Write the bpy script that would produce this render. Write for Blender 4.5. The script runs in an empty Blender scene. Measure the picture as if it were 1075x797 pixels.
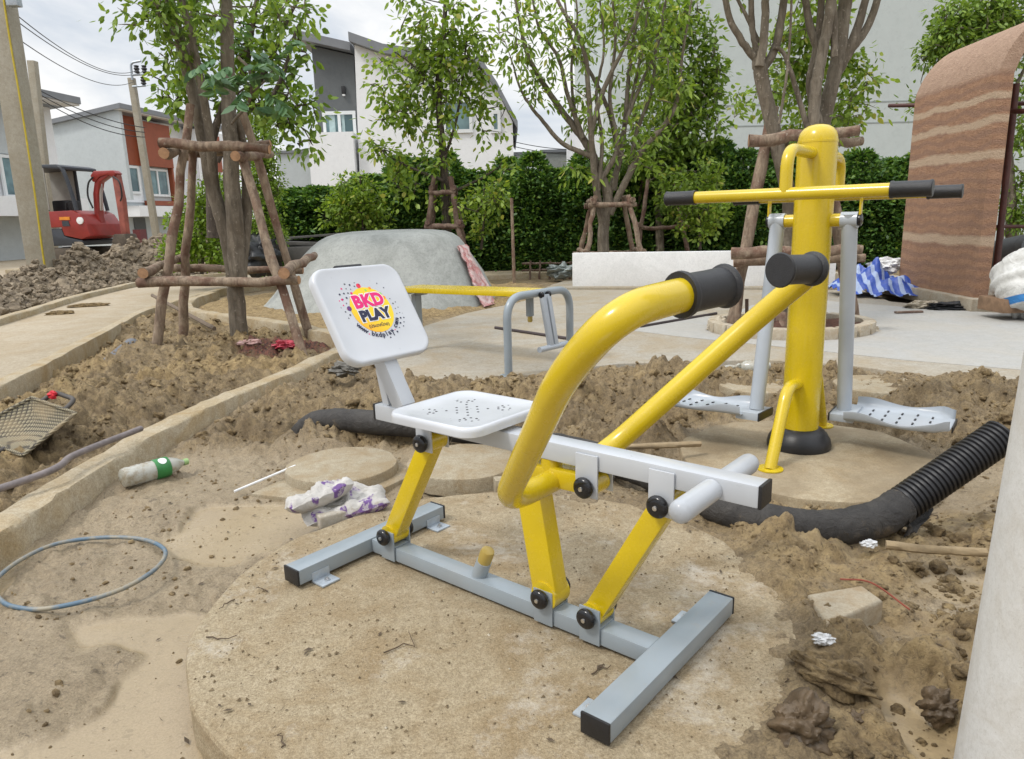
import bpy, bmesh, math, random
import numpy as np
from mathutils import Matrix, Vector
rad = math.radians
random.seed(7); RNG = np.random.default_rng(7)
sc = bpy.context.scene
COL = sc.collection
# ------------------------------------------------------------------ camera model (photo pixels 1075 x 797)
F = 755.0; PITCH = rad(12.6); ROLL = rad(-1.5); HC = 1.15
_f = np.array([0, math.cos(PITCH), -math.sin(PITCH)]); _u = np.array([0, math.sin(PITCH), math.cos(PITCH)]); _r = np.array([1.0, 0, 0])
CR = math.cos(ROLL)*_r + math.sin(ROLL)*_u; CU = -math.sin(ROLL)*_r + math.cos(ROLL)*_u; CF = _f
CP = np.array([0, 0, HC])
def ray(x, y): return (x-537.5)*CR - (y-398.5)*CU + F*CF
def G(x, y, z=0.0):                      # a point at height z
    d = ray(x, y); return CP + d*((z-HC)/d[2])
def at(x, y, Y):                         # a point at depth Y
    d = ray(x, y); return CP + d*(Y/d[1])
cam = bpy.data.cameras.new('camera'); cam.lens = F/1075*36; cam.sensor_width = 36; cam.clip_start = 0.05; cam.clip_end = 2000
co = bpy.data.objects.new('camera', cam); COL.objects.link(co)
M = Matrix.Identity(4)
for i in range(3):
    M[i][0] = CR[i]; M[i][1] = CU[i]; M[i][2] = -CF[i]; M[i][3] = CP[i]
co.matrix_world = M; sc.camera = co
sc.view_settings.view_transform = 'Standard'; sc.view_settings.look = 'None'; sc.view_settings.gamma = 1
sc.view_settings.exposure = 0.30

# ------------------------------------------------------------------ noise
def _hash(ix, iy, seed):
    h = (ix.astype(np.int64)*374761393 + iy.astype(np.int64)*668265263 + seed*1442695041) & 0x7fffffff
    h = ((h ^ (h >> 13))*1274126177) & 0x7fffffff
    h = (h ^ (h >> 16)) & 0xffffff
    return h/float(0xffffff)
def perlin(x, y, seed=0):
    ix = np.floor(x); iy = np.floor(y); fx = x-ix; fy = y-iy
    u = fx*fx*fx*(fx*(fx*6-15)+10); v = fy*fy*fy*(fy*(fy*6-15)+10)
    def g(a, b):
        t = _hash(ix+a, iy+b, seed)*2*np.pi
        return np.cos(t)*(fx-a)+np.sin(t)*(fy-b)
    return ((g(0,0)*(1-u)+g(1,0)*u)*(1-v)+(g(0,1)*(1-u)+g(1,1)*u)*v)*1.5
def fbm(x, y, seed=0, o=4, gain=.5):
    s = 0; a = 1; f = 1
    for k in range(o):
        s = s + a*perlin(x*f+17.3*k, y*f-9.1*k, seed+k); a *= gain; f *= 2.03
    return s
def lumps(x, y, cell, seed):             # rounded lumps of soil, one per cell, at 0..1
    X = x/cell; Y = y/cell; ix = np.floor(X); iy = np.floor(Y); out = np.zeros_like(x)
    for a in (-1, 0, 1):
        for b in (-1, 0, 1):
            cx = ix+a; cy = iy+b
            px = cx+_hash(cx, cy, seed); py = cy+_hash(cx, cy, seed+1)
            r = .35+.6*_hash(cx, cy, seed+2); h = _hash(cx, cy, seed+3)
            d2 = ((X-px)**2+(Y-py)**2)/(r*r)
            out = np.maximum(out, np.clip(1-d2, 0, 1)**.6*r*(.35+.65*h))
    return out
def poly_sd(x, y, poly):                 # signed distance, negative inside
    P = np.array(poly, float); n = len(P); d = np.full(x.shape, 1e9); ins = np.zeros(x.shape, bool)
    for i in range(n):
        a = P[i]; b = P[(i+1) % n]; e = b-a
        t = np.clip(((x-a[0])*e[0]+(y-a[1])*e[1])/(e@e), 0, 1)
        d = np.minimum(d, (x-a[0]-t*e[0])**2+(y-a[1]-t*e[1])**2)
        c = (a[1] > y) != (b[1] > y)
        if abs(e[1]) > 1e-9: ins ^= c & (x < e[0]*(y-a[1])/e[1]+a[0])
    d = np.sqrt(d); return np.where(ins, -d, d)
def line_d(x, y, pts):
    P = np.array(pts, float); d = np.full(x.shape, 1e9)
    for a, b in zip(P[:-1], P[1:]):
        e = b[:2]-a[:2]; t = np.clip(((x-a[0])*e[0]+(y-a[1])*e[1])/(e@e), 0, 1)
        d = np.minimum(d, np.hypot(x-a[0]-t*e[0], y-a[1]-t*e[1]))
    return d
def sstep(a, b, x):
    t = np.clip((x-a)/(b-a), 0, 1); return t*t*(3-2*t)

# ------------------------------------------------------------------ mesh builder
MATS = {}
WORLD = {}
def nrm(v): v = np.asarray(v, float); return v/np.linalg.norm(v)
class MB:
    def __init__(s, X=None): s.V = []; s.Fc = []; s.n = 0; s.X = X
    def add(s, v, f):
        v = np.asarray(v, float)
        if s.X is not None: v = v @ np.array(s.X)[:3, :3].T + np.array(s.X)[:3, 3]
        s.V.append(v); o = s.n
        s.Fc.extend([tuple(i+o for i in q) for q in f]); s.n += len(v); return s
    def bm(s, bm):
        bm.verts.ensure_lookup_table(); bm.verts.index_update()
        s.add([v.co[:] for v in bm.verts], [[v.index for v in f.verts] for f in bm.faces]); bm.free(); return s
    def box(s, c, h, R=None, bev=0.0, seg=2):
        b = bmesh.new(); bmesh.ops.create_cube(b, size=2.0)
        for v in b.verts: v.co = Vector((v.co.x*h[0], v.co.y*h[1], v.co.z*h[2]))
        if bev > 0: bmesh.ops.bevel(b, geom=list(b.edges), offset=bev, segments=seg, profile=.6, affect='EDGES')
        R = np.eye(3) if R is None else np.asarray(R)
        for v in b.verts: v.co = Vector(R @ np.array(v.co[:])+np.asarray(c, float))
        return s.bm(b)
    def beam(s, p, q, w, h, side=(0, 0, 1), bev=0.004, seg=2):      # rectangular bar from p to q; h along 'side'
        p = np.asarray(p, float); q = np.asarray(q, float); d = q-p; L = np.linalg.norm(d); d = d/L
        z = np.asarray(side, float); z = nrm(z-d*(z@d)); y = np.cross(z, d)
        return s.box((p+q)/2, (L/2, w/2, h/2), np.array([d, y, z]).T, bev, seg)
    def tube(s, pts, r, seg=14, cap=True, closed=False, ell=1.0, jit=0.0):
        P = np.asarray(pts, float); n = len(P); r = np.full(n, r) if np.isscalar(r) else np.asarray(r, float)
        if closed: T = np.array([nrm(P[(i+1) % n]-P[i-1]) for i in range(n)])
        else: T = np.array([nrm(P[min(i+1, n-1)]-P[max(i-1, 0)]) for i in range(n)])
        a = np.array([0, 0, 1.0]) if abs(T[0][2]) < .9 else np.array([1.0, 0, 0])
        N = nrm(a-T[0]*(a@T[0])); vs = []; th = np.arange(seg)*2*np.pi/seg
        for i in range(n):
            N = nrm(N-T[i]*(N@T[i])); B = np.cross(T[i], N)
            rr = r[i]*(1+(jit*RNG.uniform(-1, 1, seg) if jit else 0))
            vs.append(P[i]+(np.cos(th)*rr)[:, None]*N+(np.sin(th)*rr*ell)[:, None]*B)
        f = []
        for i in range(n if closed else n-1):
            j = (i+1) % n
            for k in range(seg): k2 = (k+1) % seg; f.append((i*seg+k, i*seg+k2, j*seg+k2, j*seg+k))
        if cap and not closed: f.append(tuple(range(seg))[::-1]); f.append(tuple((n-1)*seg+k for k in range(seg)))
        return s.add(np.concatenate(vs), f)
    def lathe(s, prof, o=(0, 0, 0), ax=(0, 0, 1), seg=24):           # prof: (radius, height) along ax
        ax = nrm(ax); a = np.array([1.0, 0, 0]) if abs(ax[0]) < .8 else np.array([0, 1.0, 0])
        N = nrm(a-ax*(a@ax)); B = np.cross(ax, N); th = np.arange(seg)*2*np.pi/seg; vs = []; f = []
        for (r, z) in prof: vs.append(np.asarray(o, float)+ax*z+(np.cos(th)*max(r, 1e-5))[:, None]*N+(np.sin(th)*max(r, 1e-5))[:, None]*B)
        m = len(prof)
        for i in range(m-1):
            for k in range(seg): k2 = (k+1) % seg; f.append((i*seg+k, i*seg+k2, (i+1)*seg+k2, (i+1)*seg+k))
        if prof[0][0] > 1e-4: f.append(tuple(range(seg))[::-1])
        if prof[-1][0] > 1e-4: f.append(tuple((m-1)*seg+k for k in range(seg)))
        return s.add(np.concatenate(vs), f)
    def blob(s, c, h, seed, sub=3, amp=.18, freq=2.0, R=None, sharp=0.0):
        b = bmesh.new(); bmesh.ops.create_icosphere(b, subdivisions=sub, radius=1)
        P = np.array([v.co[:] for v in b.verts])
        n = fbm(P[:, 0]*freq+seed, P[:, 1]*freq+P[:, 2]*1.7*freq, seed, 4)
        P = P*(1+amp*n)[:, None]
        if sharp: P = np.sign(P)*np.abs(P)**(1-sharp)
        P = P*np.asarray(h)
        if R is not None: P = P @ np.asarray(R).T
        P = P+np.asarray(c)
        f = [[v.index for v in q.verts] for q in b.faces]; b.free(); return s.add(P, f)
    def slab(s, poly, z0, z1, bev=0.0, seg=2):                      # polygon prism
        b = bmesh.new(); vs = [b.verts.new((p[0], p[1], z0)) for p in poly]
        fc = b.faces.new(vs); b.normal_update()
        if fc.normal.z > 0: fc.normal_flip()
        r = bmesh.ops.extrude_face_region(b, geom=[fc])
        up = [e for e in r['geom'] if isinstance(e, bmesh.types.BMVert)]
        for v in up: v.co.z = z1
        bmesh.ops.recalc_face_normals(b, faces=list(b.faces))
        if bev > 0:
            ed = [e for e in b.edges if all(abs(v.co.z-z1) < 1e-6 for v in e.verts)]
            bmesh.ops.bevel(b, geom=ed, offset=bev, segments=seg, profile=.5, affect='EDGES')
        return s.bm(b)
    def build(s, name, mat, parent=None, kind=None, ang=38, smooth=True, origin=None):
        V = np.concatenate(s.V); me = bpy.data.meshes.new(name)
        if parent is not None:
            Wi = WORLD[parent.name].inverted(); V = V @ np.array(Wi)[:3, :3].T+np.array(Wi)[:3, 3]; loc = None
        else:
            loc = np.array([(V[:, 0].min()+V[:, 0].max())/2, (V[:, 1].min()+V[:, 1].max())/2, V[:, 2].min()]) if origin is None else np.asarray(origin, float)
            V = V-loc
        me.from_pydata(V.tolist(), [], s.Fc); me.update()
        if smooth:
            me.polygons.foreach_set('use_smooth', np.ones(len(me.polygons), bool))
            me.set_sharp_from_angle(angle=rad(ang))
        return _link(name, me, mat, parent, loc, kind)
def _link(name, me, mat, parent, loc, kind=None):
    for m in (mat if isinstance(mat, (list, tuple)) else [mat]): me.materials.append(m)
    o = bpy.data.objects.new(name, me); COL.objects.link(o)
    if parent is not None: o.parent = parent; WORLD[o.name] = WORLD[parent.name]
    else:
        o.location = loc; WORLD[o.name] = Matrix.Translation(Vector(loc))
    if kind: o['kind'] = kind
    return o
def fast_mesh(name, V, Q, mat, parent=None, kind=None, loc=(0, 0, 0), smooth=True):   # V (n,3), Q (m,k) equal-sized faces
    me = bpy.data.meshes.new(name); m, k = Q.shape
    V = np.asarray(V, np.float32)
    if parent is not None: Wi = WORLD[parent.name].inverted(); V = (V @ np.array(Wi)[:3, :3].T+np.array(Wi)[:3, 3]).astype(np.float32)
    else: V = V-np.asarray(loc, np.float32)
    me.vertices.add(len(V)); me.vertices.foreach_set('co', V.ravel())
    me.loops.add(m*k); me.loops.foreach_set('vertex_index', Q.astype(np.int32).ravel())
    me.polygons.add(m); me.polygons.foreach_set('loop_start', np.arange(m, dtype=np.int32)*k); me.polygons.foreach_set('loop_total', np.full(m, k, np.int32))
    me.polygons.foreach_set('use_smooth', np.full(m, smooth))
    me.update(calc_edges=True); me.validate()
    return _link(name, me, mat, parent, loc, kind)
def attr(o, name, a):
    at_ = o.data.attributes.new(name, 'FLOAT', 'POINT'); at_.data.foreach_set('value', np.asarray(a, np.float32))
def tag(o, label, cat, group=None, kind=None):
    o['label'] = label; o['category'] = cat
    if group: o['group'] = group
    if kind: o['kind'] = kind
    return o
def thing(name, label, cat, loc, rotz=0.0, group=None):
    o = bpy.data.objects.new(name, None); COL.objects.link(o); o.empty_display_size = .1
    o.location = Vector(loc); o.rotation_euler = (0, 0, rotz)
    WORLD[o.name] = Matrix.Translation(Vector(loc)) @ Matrix.Rotation(rotz, 4, 'Z')
    return tag(o, label, cat, group)
def copy_tree(o, loc, label, rotz=0.0, scale=(1, 1, 1)):
    c = o.copy(); COL.objects.link(c); c.location = Vector(loc); c.rotation_euler = (0, 0, rotz); c.scale = scale; c['label'] = label
    for ch in o.children:
        d = ch.copy(); COL.objects.link(d); d.parent = c
    return c
def frame(o, rz): return Matrix.Translation(Vector(o)) @ Matrix.Rotation(rz, 4, 'Z')
def bez(pts, n=8):                        # Catmull-Rom through points
    P = np.asarray(pts, float); P = np.vstack([2*P[0]-P[1], P, 2*P[-1]-P[-2]]); out = []
    for i in range(1, len(P)-2):
        for t in np.linspace(0, 1, n, endpoint=False):
            a, b, c, d = P[i-1], P[i], P[i+1], P[i+2]
            out.append(.5*((2*b)+(c-a)*t+(2*a-5*b+4*c-d)*t*t+(3*b-a-3*c+d)*t**3))
    out.append(P[-2]); return np.array(out)
def fillet(pts, r, n=7):                  # polyline with rounded corners
    P = [np.asarray(p, float) for p in pts]; out = [P[0]]
    for a, b, c in zip(P[:-2], P[1:-1], P[2:]):
        d1 = nrm(a-b); d2 = nrm(c-b); k = min(r, .49*np.linalg.norm(a-b), .49*np.linalg.norm(c-b))
        s_, e_ = b+d1*k, b+d2*k
        for t in np.linspace(0, 1, n): out.append((1-t)**2*s_+2*t*(1-t)*b+t*t*e_)
    out.append(P[-1]); return np.array(out)

# ------------------------------------------------------------------ materials
class NT:
    def __init__(s, name):
        s.m = bpy.data.materials.new(name); s.m.use_nodes = True; s.t = s.m.node_tree; s.N = s.t.nodes
        s.b = s.N['Principled BSDF']
    def n(s, typ, ins=None, **kw):
        o = s.N.new(typ)
        for k, v in kw.items(): setattr(o, k, v)
        for k, v in (ins or {}).items():
            if isinstance(v, bpy.types.NodeSocket): s.t.links.new(v, o.inputs[k])
            else: o.inputs[k].default_value = v
        return o
    def co(s, kind='Object'): return s.n('ShaderNodeTexCoord').outputs[kind]
    def noise(s, vec, scale, detail=5, rough=.6, dist=0.0):
        return s.n('ShaderNodeTexNoise', {'Vector': vec, 'Scale': scale, 'Detail': detail, 'Roughness': rough, 'Distortion': dist}).outputs['Fac']
    def ramp(s, fac, stops):
        r = s.n('ShaderNodeValToRGB', {'Fac': fac}); e = r.color_ramp.elements
        while len(e) < len(stops): e.new(.5)
        for q, (p, c) in zip(e, stops):
            q.position = p; q.color = (c, c, c, 1) if np.isscalar(c) else (*c, 1)
        return r.outputs['Color']
    def mix(s, fac, a, b, mode='MIX'):
        m = s.n('ShaderNodeMix', data_type='RGBA', blend_type=mode)
        for i, v in ((0, fac), (6, a), (7, b)):
            if isinstance(v, bpy.types.NodeSocket): s.t.links.new(v, m.inputs[i])
            elif i == 0: m.inputs[0].default_value = v
            else: m.inputs[i].default_value = (*v, 1)
        return m.outputs[2]
    def math(s, op, a, b=0.0):
        m = s.n('ShaderNodeMath', operation=op)
        for i, v in ((0, a), (1, b)):
            if isinstance(v, bpy.types.NodeSocket): s.t.links.new(v, m.inputs[i])
            else: m.inputs[i].default_value = v
        return m.outputs[0]
    def bump(s, h, strength=.3, dist=.01, normal=None):
        i = {'Height': h, 'Strength': strength, 'Distance': dist}
        if normal is not None: i['Normal'] = normal
        return s.n('ShaderNodeBump', i).outputs['Normal']
    def set(s, **kw):
        for k, v in kw.items():
            k = {'base': 'Base Color', 'rough': 'Roughness', 'metal': 'Metallic', 'normal': 'Normal', 'spec': 'Specular IOR Level', 'coat': 'Coat Weight', 'coatr': 'Coat Roughness', 'trans': 'Transmission Weight', 'alpha': 'Alpha'}[k]
            if isinstance(v, bpy.types.NodeSocket): s.t.links.new(v, s.b.inputs[k])
            else: s.b.inputs[k].default_value = (*v, 1) if k == 'Base Color' else v
        return s.m
def attr_node(t, name): return t.n('ShaderNodeAttribute', attribute_name=name).outputs['Fac']

MUD = (.30, .215, .125)
def paint(name, c, rough=.3, dirt=.25, coat=.3, fine=.04, dc=(.36, .28, .18)):
    t = NT(name); v = t.co()
    big = t.noise(v, 3, 3); sm = t.noise(v, 40, 4)
    c2 = tuple(x*.86 for x in c)
    col = t.mix(t.ramp(big, [(.35, 0), (.65, 1)]), c2, c)
    spl = t.ramp(t.noise(v, 26, 8, .7, .6), [(.60, 0), (.70, 1)])
    film = t.ramp(t.noise(v, 4, 6, .65), [(.45, 0), (.8, 1)])
    m = t.math('MULTIPLY', t.math('ADD', t.math('MULTIPLY', spl, .9), t.math('MULTIPLY', film, .7)), dirt)
    m = t.math('MINIMUM', m, .9)
    col = t.mix(m, col, dc)
    rr = t.math('ADD', t.math('MULTIPLY', m, .5), t.math('ADD', t.math('MULTIPLY', sm, .16), rough-.08))
    return t.set(base=col, rough=rr, coat=coat, coatr=.12, normal=t.bump(t.noise(v, 55, 3), fine, .004))
def concrete(name, a, b, stain=(.30, .22, .13), amt=.5, scale=1.0, rough=.85, bumps=.35, wet=0.0, dark=None, pale=None, grain=.15):
    t = NT(name); v = t.co()
    n1 = t.noise(v, 1.1*scale, 6, .62, .4); n2 = t.noise(v, 14*scale, 6, .7); n3 = t.noise(v, 110*scale, 3, .6)
    col = t.mix(t.ramp(n2, [(.3, 0), (.7, 1)]), a, b)
    st = t.ramp(t.noise(v, 2.2*scale, 8, .68, .8), [(.42, 0), (.66, 1)])
    col = t.mix(t.math('MULTIPLY', st, amt), col, stain)
    col = t.mix(t.math('MULTIPLY', t.ramp(t.noise(v, 30*scale, 7, .8, .5), [(.38, 1), (.5, 0)]), amt*.45), col, tuple(x*.6 for x in stain))
    sp = t.ramp(t.noise(v, 60*scale, 4, .7), [(.64, 0), (.72, 1)])
    col = t.mix(t.math('MULTIPLY', sp, .55), col, tuple(x*.45 for x in stain))
    gr = t.noise(v, 70*scale, 5, .85); col = t.mix(t.math('MULTIPLY', t.ramp(gr, [(.40, 1), (.53, 0)]), grain), col, tuple(x*.5 for x in stain)); col = t.mix(t.math('MULTIPLY', t.ramp(gr, [(.57, 0), (.66, 1)]), grain*.8), col, tuple(min(.75, x*1.35) for x in b))
    if pale: col = t.mix(t.math('MULTIPLY', t.ramp(t.noise(v, 2.6, 9, .78, .1), [(.55, 0), (.70, 1)]), .7), col, pale)
    if dark: col = t.mix(t.math('MULTIPLY', t.ramp(n1, [(.45, 0), (.62, 1)]), .8), col, dark)
    h = t.math('ADD', t.math('MULTIPLY', n2, .6), t.math('MULTIPLY', n3, .4))
    r = t.math('SUBTRACT', rough, t.math('MULTIPLY', t.ramp(n1, [(.4, 0), (.6, 1)]), wet))
    return t.set(base=col, rough=r, normal=t.bump(h, bumps, .012))
def plain(name, c, rough=.6, var=.25, scale=8, bump=.15, metal=0.0, spec=.5):
    t = NT(name); v = t.co(); n1 = t.noise(v, scale, 6, .65)
    col = t.mix(t.ramp(n1, [(.3, 0), (.7, 1)]), tuple(x*(1-var) for x in c), tuple(min(1, x*(1+var*.4)) for x in c))
    return t.set(base=col, rough=rough, metal=metal, spec=spec, normal=t.bump(t.noise(v, scale*8, 4), bump, .006))

def soil(name, use_attr=True):
    t = NT(name); v = t.co('Object')
    n1 = t.noise(v, 2.3, 7, .65, .5); n2 = t.noise(v, 17, 8, .7); n3 = t.noise(v, 90, 5, .7)
    dry = t.mix(t.ramp(n1, [(.32, 0), (.68, 1)]), (.235, .163, .076), (.43, .32, .165))
    dry = t.mix(t.ramp(n2, [(.36, 0), (.6, 1)]), (.135, .09, .042), dry)
    dry = t.mix(t.math('MULTIPLY', t.ramp(n3, [(.58, 0), (.72, 1)]), .5), dry, (.40, .31, .20))
    n5 = t.noise(v, 48, 8, .8, .6); dry = t.mix(t.ramp(n5, [(.36, 1), (.50, 0)]), dry, (.075, .05, .025)); dry = t.mix(t.math('MULTIPLY', t.ramp(n5, [(.56, 0), (.72, 1)]), .45), dry, (.40, .29, .155))  # bump lows coloured near black: crevice shade put into the soil colour
    h = t.math('ADD', t.math('ADD', t.math('MULTIPLY', n2, .45), t.math('MULTIPLY', n3, .25)), t.math('MULTIPLY', n5, .45))
    if not use_attr: return t.set(base=dry, rough=.9, normal=t.bump(h, 1.0, .03))
    wet = attr_node(t, 'wet'); red = attr_node(t, 'red'); pud = attr_node(t, 'puddle'); sand = attr_node(t, 'sand')
    mud = t.mix(t.ramp(n1, [(.3, 0), (.7, 1)]), (.28, .217, .136), (.405, .322, .21))
    mud = t.mix(t.math('MULTIPLY', t.ramp(n2, [(.55, 0), (.72, 1)]), .75), mud, (.16, .115, .065))
    mud = t.mix(t.math('MULTIPLY', t.ramp(n3, [(.6, 0), (.75, 1)]), .5), mud, (.12, .085, .05)); n4 = t.noise(v, 32, 6, .75, .8); mud = t.mix(t.math('MULTIPLY', t.ramp(n4, [(.57, 0), (.63, 1)]), .75), mud, (.095, .072, .044)); mud = t.mix(t.math('MULTIPLY', t.ramp(n5, [(.36, 1), (.46, 0)]), .6), mud, (.20, .15, .09)); mud = t.mix(t.math('MULTIPLY', t.ramp(t.noise(v, 5, 5, .6, 1.0), [(.55, 0), (.7, 1)]), .5), mud, (.37, .295, .195))
    n6 = t.noise(v, 150, 5, .85); mud = t.mix(t.math('MULTIPLY', t.ramp(n6, [(.40, 1), (.54, 0)]), .55), mud, (.13, .10, .062)); mud = t.mix(t.math('MULTIPLY', t.ramp(n6, [(.56, 0), (.66, 1)]), .4), mud, (.50, .42, .30)); dry = t.mix(t.math('MULTIPLY', t.ramp(n6, [(.42, 1), (.54, 0)]), .4), dry, (.07, .048, .025))
    col = t.mix(wet, dry, mud)
    sd = t.mix(t.ramp(n2, [(.38, 0), (.66, 1)]), (.215, .145, .064), (.45, .33, .16))
    sd = t.mix(t.ramp(n5, [(.36, 1), (.48, 0)]), sd, (.08, .052, .024)); col = t.mix(sand, col, sd)  # sandy soil gets the same crevice shade painted into its colour
    rd = t.mix(t.ramp(t.noise(v, 40, 5), [(.4, 0), (.6, 1)]), (.05, .025, .018), (.19, .065, .04))
    col = t.mix(red, col, rd)
    col = t.mix(t.math('MULTIPLY', pud, .6), col, (.345, .272, .17))
    rg = t.math('SUBTRACT', .9, t.math('MULTIPLY', wet, t.ramp(t.noise(v, 6, 5), [(.35, .58), (.65, .25)])))
    rg = t.math('SUBTRACT', rg, t.math('MULTIPLY', pud, .3))
    st = t.math('SUBTRACT', 1.0, t.math('MULTIPLY', wet, .30))
    st = t.math('MULTIPLY', st, t.math('SUBTRACT', 1.0, t.math('MULTIPLY', pud, .85)))
    b = t.n('ShaderNodeBump', {'Height': h, 'Strength': st, 'Distance': .03}).outputs['Normal']
    return t.set(base=col, rough=rg, normal=b)
def leafmat(name, dark, mid, light, rough=.5, tr=.35, yellow=None):
    t = NT(name); rnd = t.n('ShaderNodeNewGeometry').outputs['Random Per Island']
    stops = [(0, dark), (.5, mid), (.93, light)]+([(.97, yellow)] if yellow else [])
    col = t.ramp(rnd, stops); t.set(base=col, rough=rough, spec=.4)
    out = t.N['Material Output']
    tl = t.n('ShaderNodeBsdfTranslucent', {'Color': t.mix(1.0, col, (1.0, 1.0, .45), 'MULTIPLY')})
    mx = t.n('ShaderNodeMixShader', {0: tr}); t.t.links.new(t.b.outputs[0], mx.inputs[1]); t.t.links.new(tl.outputs[0], mx.inputs[2])
    t.t.links.new(mx.outputs[0], out.inputs['Surface']); return t.m
def bark(name, a, b, c, scale=1.0):
    t = NT(name); v = t.co()
    mp = t.n('ShaderNodeMapping', {'Vector': v, 'Scale': (1, 1, .22)}).outputs[0]
    n1 = t.noise(mp, 22*scale, 7, .7, .5); n2 = t.noise(v, 5*scale, 5); n3 = t.noise(v, 30*scale, 4)
    col = t.mix(t.ramp(n1, [(.35, 0), (.62, 1)]), a, b)
    col = t.mix(t.ramp(n2, [(.45, 0), (.62, 1)]), col, t.mix(t.ramp(n1, [(.4, 0), (.6, 1)]), tuple(x*.7 for x in c), c))
    col = t.mix(t.math('MULTIPLY', t.ramp(n3, [(.62, 0), (.68, 1)]), .6), col, (.36, .31, .25))
    return t.set(base=col, rough=.9, normal=t.bump(t.math('ADD', n1, n3), .7, .012))

m_soil = soil('wet and dry soil'); m_clod = soil('soil clods', False)
m_conc = concrete('dusty concrete', (.44, .38, .28), (.55, .49, .385), (.36, .265, .15), .6)
m_kerb = concrete('kerb concrete', (.36, .305, .215), (.51, .44, .32), (.35, .25, .12), .85, 1.6, grain=.45, bumps=.7)
m_pad = concrete('cast pad concrete', (.32, .257, .16), (.44, .365, .248), (.265, .186, .093), .8, 2.2, bumps=.8, pale=(.56, .52, .45), grain=.55)
m_pad2 = concrete('cast pad concrete wet edge', (.33, .27, .175), (.43, .365, .255), (.28, .20, .105), .7, 2.0, dark=(.22, .17, .105), grain=.4)
m_plaza = concrete('plaza concrete', (.31, .285, .235), (.385, .355, .30), (.31, .24, .145), .75, .7, grain=.3)
m_path = concrete('path concrete', (.37, .31, .22), (.44, .375, .28), (.32, .235, .13), .6, .8, grain=.3)
m_lid = concrete('manhole concrete', (.36, .31, .22), (.48, .42, .31), (.33, .24, .13), .85, 3, bumps=.9, grain=.5)
m_mound = concrete('grey render', (.32, .33, .31), (.41, .42, .395), (.23, .24, .22), .75, .9, bumps=.15)
m_white = concrete('white painted wall', (.74, .75, .75), (.82, .82, .82), (.55, .55, .54), .35, .8, bumps=.08)
m_pillar = concrete('white scuffed paint', (.58, .575, .55), (.64, .635, .615), (.44, .39, .31), .4, 3, bumps=.12, grain=.12)
m_yel = paint('yellow enamel', (.64, .465, .004), .26, .13, .4)
m_beam = paint('pale grey white enamel', (.50, .525, .56), .3, .06, .4)
m_wht = paint('white enamel', (.565, .585, .62), .3, .06, .4)
m_gry = paint('grey enamel', (.27, .315, .35), .33, .22, .3)
m_lgry = paint('pale grey enamel', (.42, .46, .505), .32, .07, .3)
m_blk = plain('black plastic', (.014, .014, .016), .42, .3, 20)
m_rub = plain('black rubber grip', (.018, .018, .02), .38, .3, 60, .3)
m_cap = plain('glossy black cap', (.01, .01, .012), .2, .2, 20, .02)
m_steel = plain('bright steel', (.65, .65, .66), .3, .15, 30, .05, 1.0)
m_galv = plain('galvanised tab', (.42, .47, .52), .42, .2, 30, .1, .3)
# ================================================================== SETTING: ground
bedL = [(-1.9,1.5),(-2.05,2.6),(-2.07,3.2),(-2.07,3.8),(-2.0,4.4),(-1.85,5.0),(-1.72,5.7),(-1.6,6.3),(-1.7,6.75),(-2.4,7.55),(-3.4,8.5),(-4.2,9.3),(-4.65,10.4),(-4.9,9.4),(-4.35,7.4),(-4.05,6.25),(-3.72,5.0),(-3.4,3.9),(-3.3,2.6),(-3.0,1.5)]
moundbed = [(-1.2,6.4),(-1.7,7.0),(-2.4,7.75),(-3.4,8.7),(-4.1,9.45),(-4.5,10.3),(-4.6,11.4),(-3.8,12.6),(-1.5,13.2),(0.6,12.6),(.4,10.6),(-.3,9.5),(-1.0,8.4),(-1.05,7.2)]
strip = [(-1.85,3.75),(-1.8,4.3),(-1.65,5.0),(-1.5,5.8),(-1.4,6.4),(-1.1,6.2),(-1.0,5.4),(-.8,5.05),(.2,5.2),(.9,5.45),(1.4,5.45),(2,5.45),(2.6,5.08),(3.0,4.6),(3.4,4.1),(3.1,3.2),(2.6,2.95),(1.95,3.6),(1.5,4.0),(1.0,3.9),(.75,3.4),(.4,3.05),(.1,3.55),(-.4,3.68),(-.9,3.75)]
rightbed = [(.75,2.65),(1.2,2.62),(1.8,2.75),(2.6,3.0),(2.6,1.8),(1.7,1.0),(.55,1.0),(.8,1.7),(.85,2.2)]
plaza_edge = [(-1.02,6.3),(-.98,5.75),(-.83,5.2),(-.6,5.02),(-.2,5.08),(.16,5.22),(.5,5.40),(.84,5.52),(1.36,5.55),(1.97,5.52),(2.3,5.38),(2.55,5.2),(2.95,4.7),(3.2,4.39),(3.6,3.7),(4.4,2.6)]
plaza = plaza_edge+[(9,2.6),(9,9.2),(5.2,8.0),(4.75,8.95),(5.55,12.4),(1.0,13.2),(.7,12.4),(.6,11.0),(.1,9.9),(-.55,8.9),(-.95,7.9),(-1.05,7.0)]
path_r = [(-3.55,3.0),(-3.62,4.0),(-3.72,5.09),(-4.02,6.28),(-4.33,7.41),(-4.87,9.5),(-5.02,11.2),(-4.95,12.6),(-4.3,13.5),(-3.0,14.0),(0.5,14.2)]
path_l = [(-5.4,3.0),(-5.55,6.0),(-5.99,8.42),(-6.5,10.4),(-6.8,11.86),(-7.0,13.8),(-6.6,15.4),(-5.4,16.4),(-3.6,16.9),(0.5,17.0)]
path_poly = path_r+path_l[::-1]
PADC = np.array([-.07, 2.05]); PADR = .885
AWC = np.array([1.42, 3.32]); AWR = .60
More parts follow.
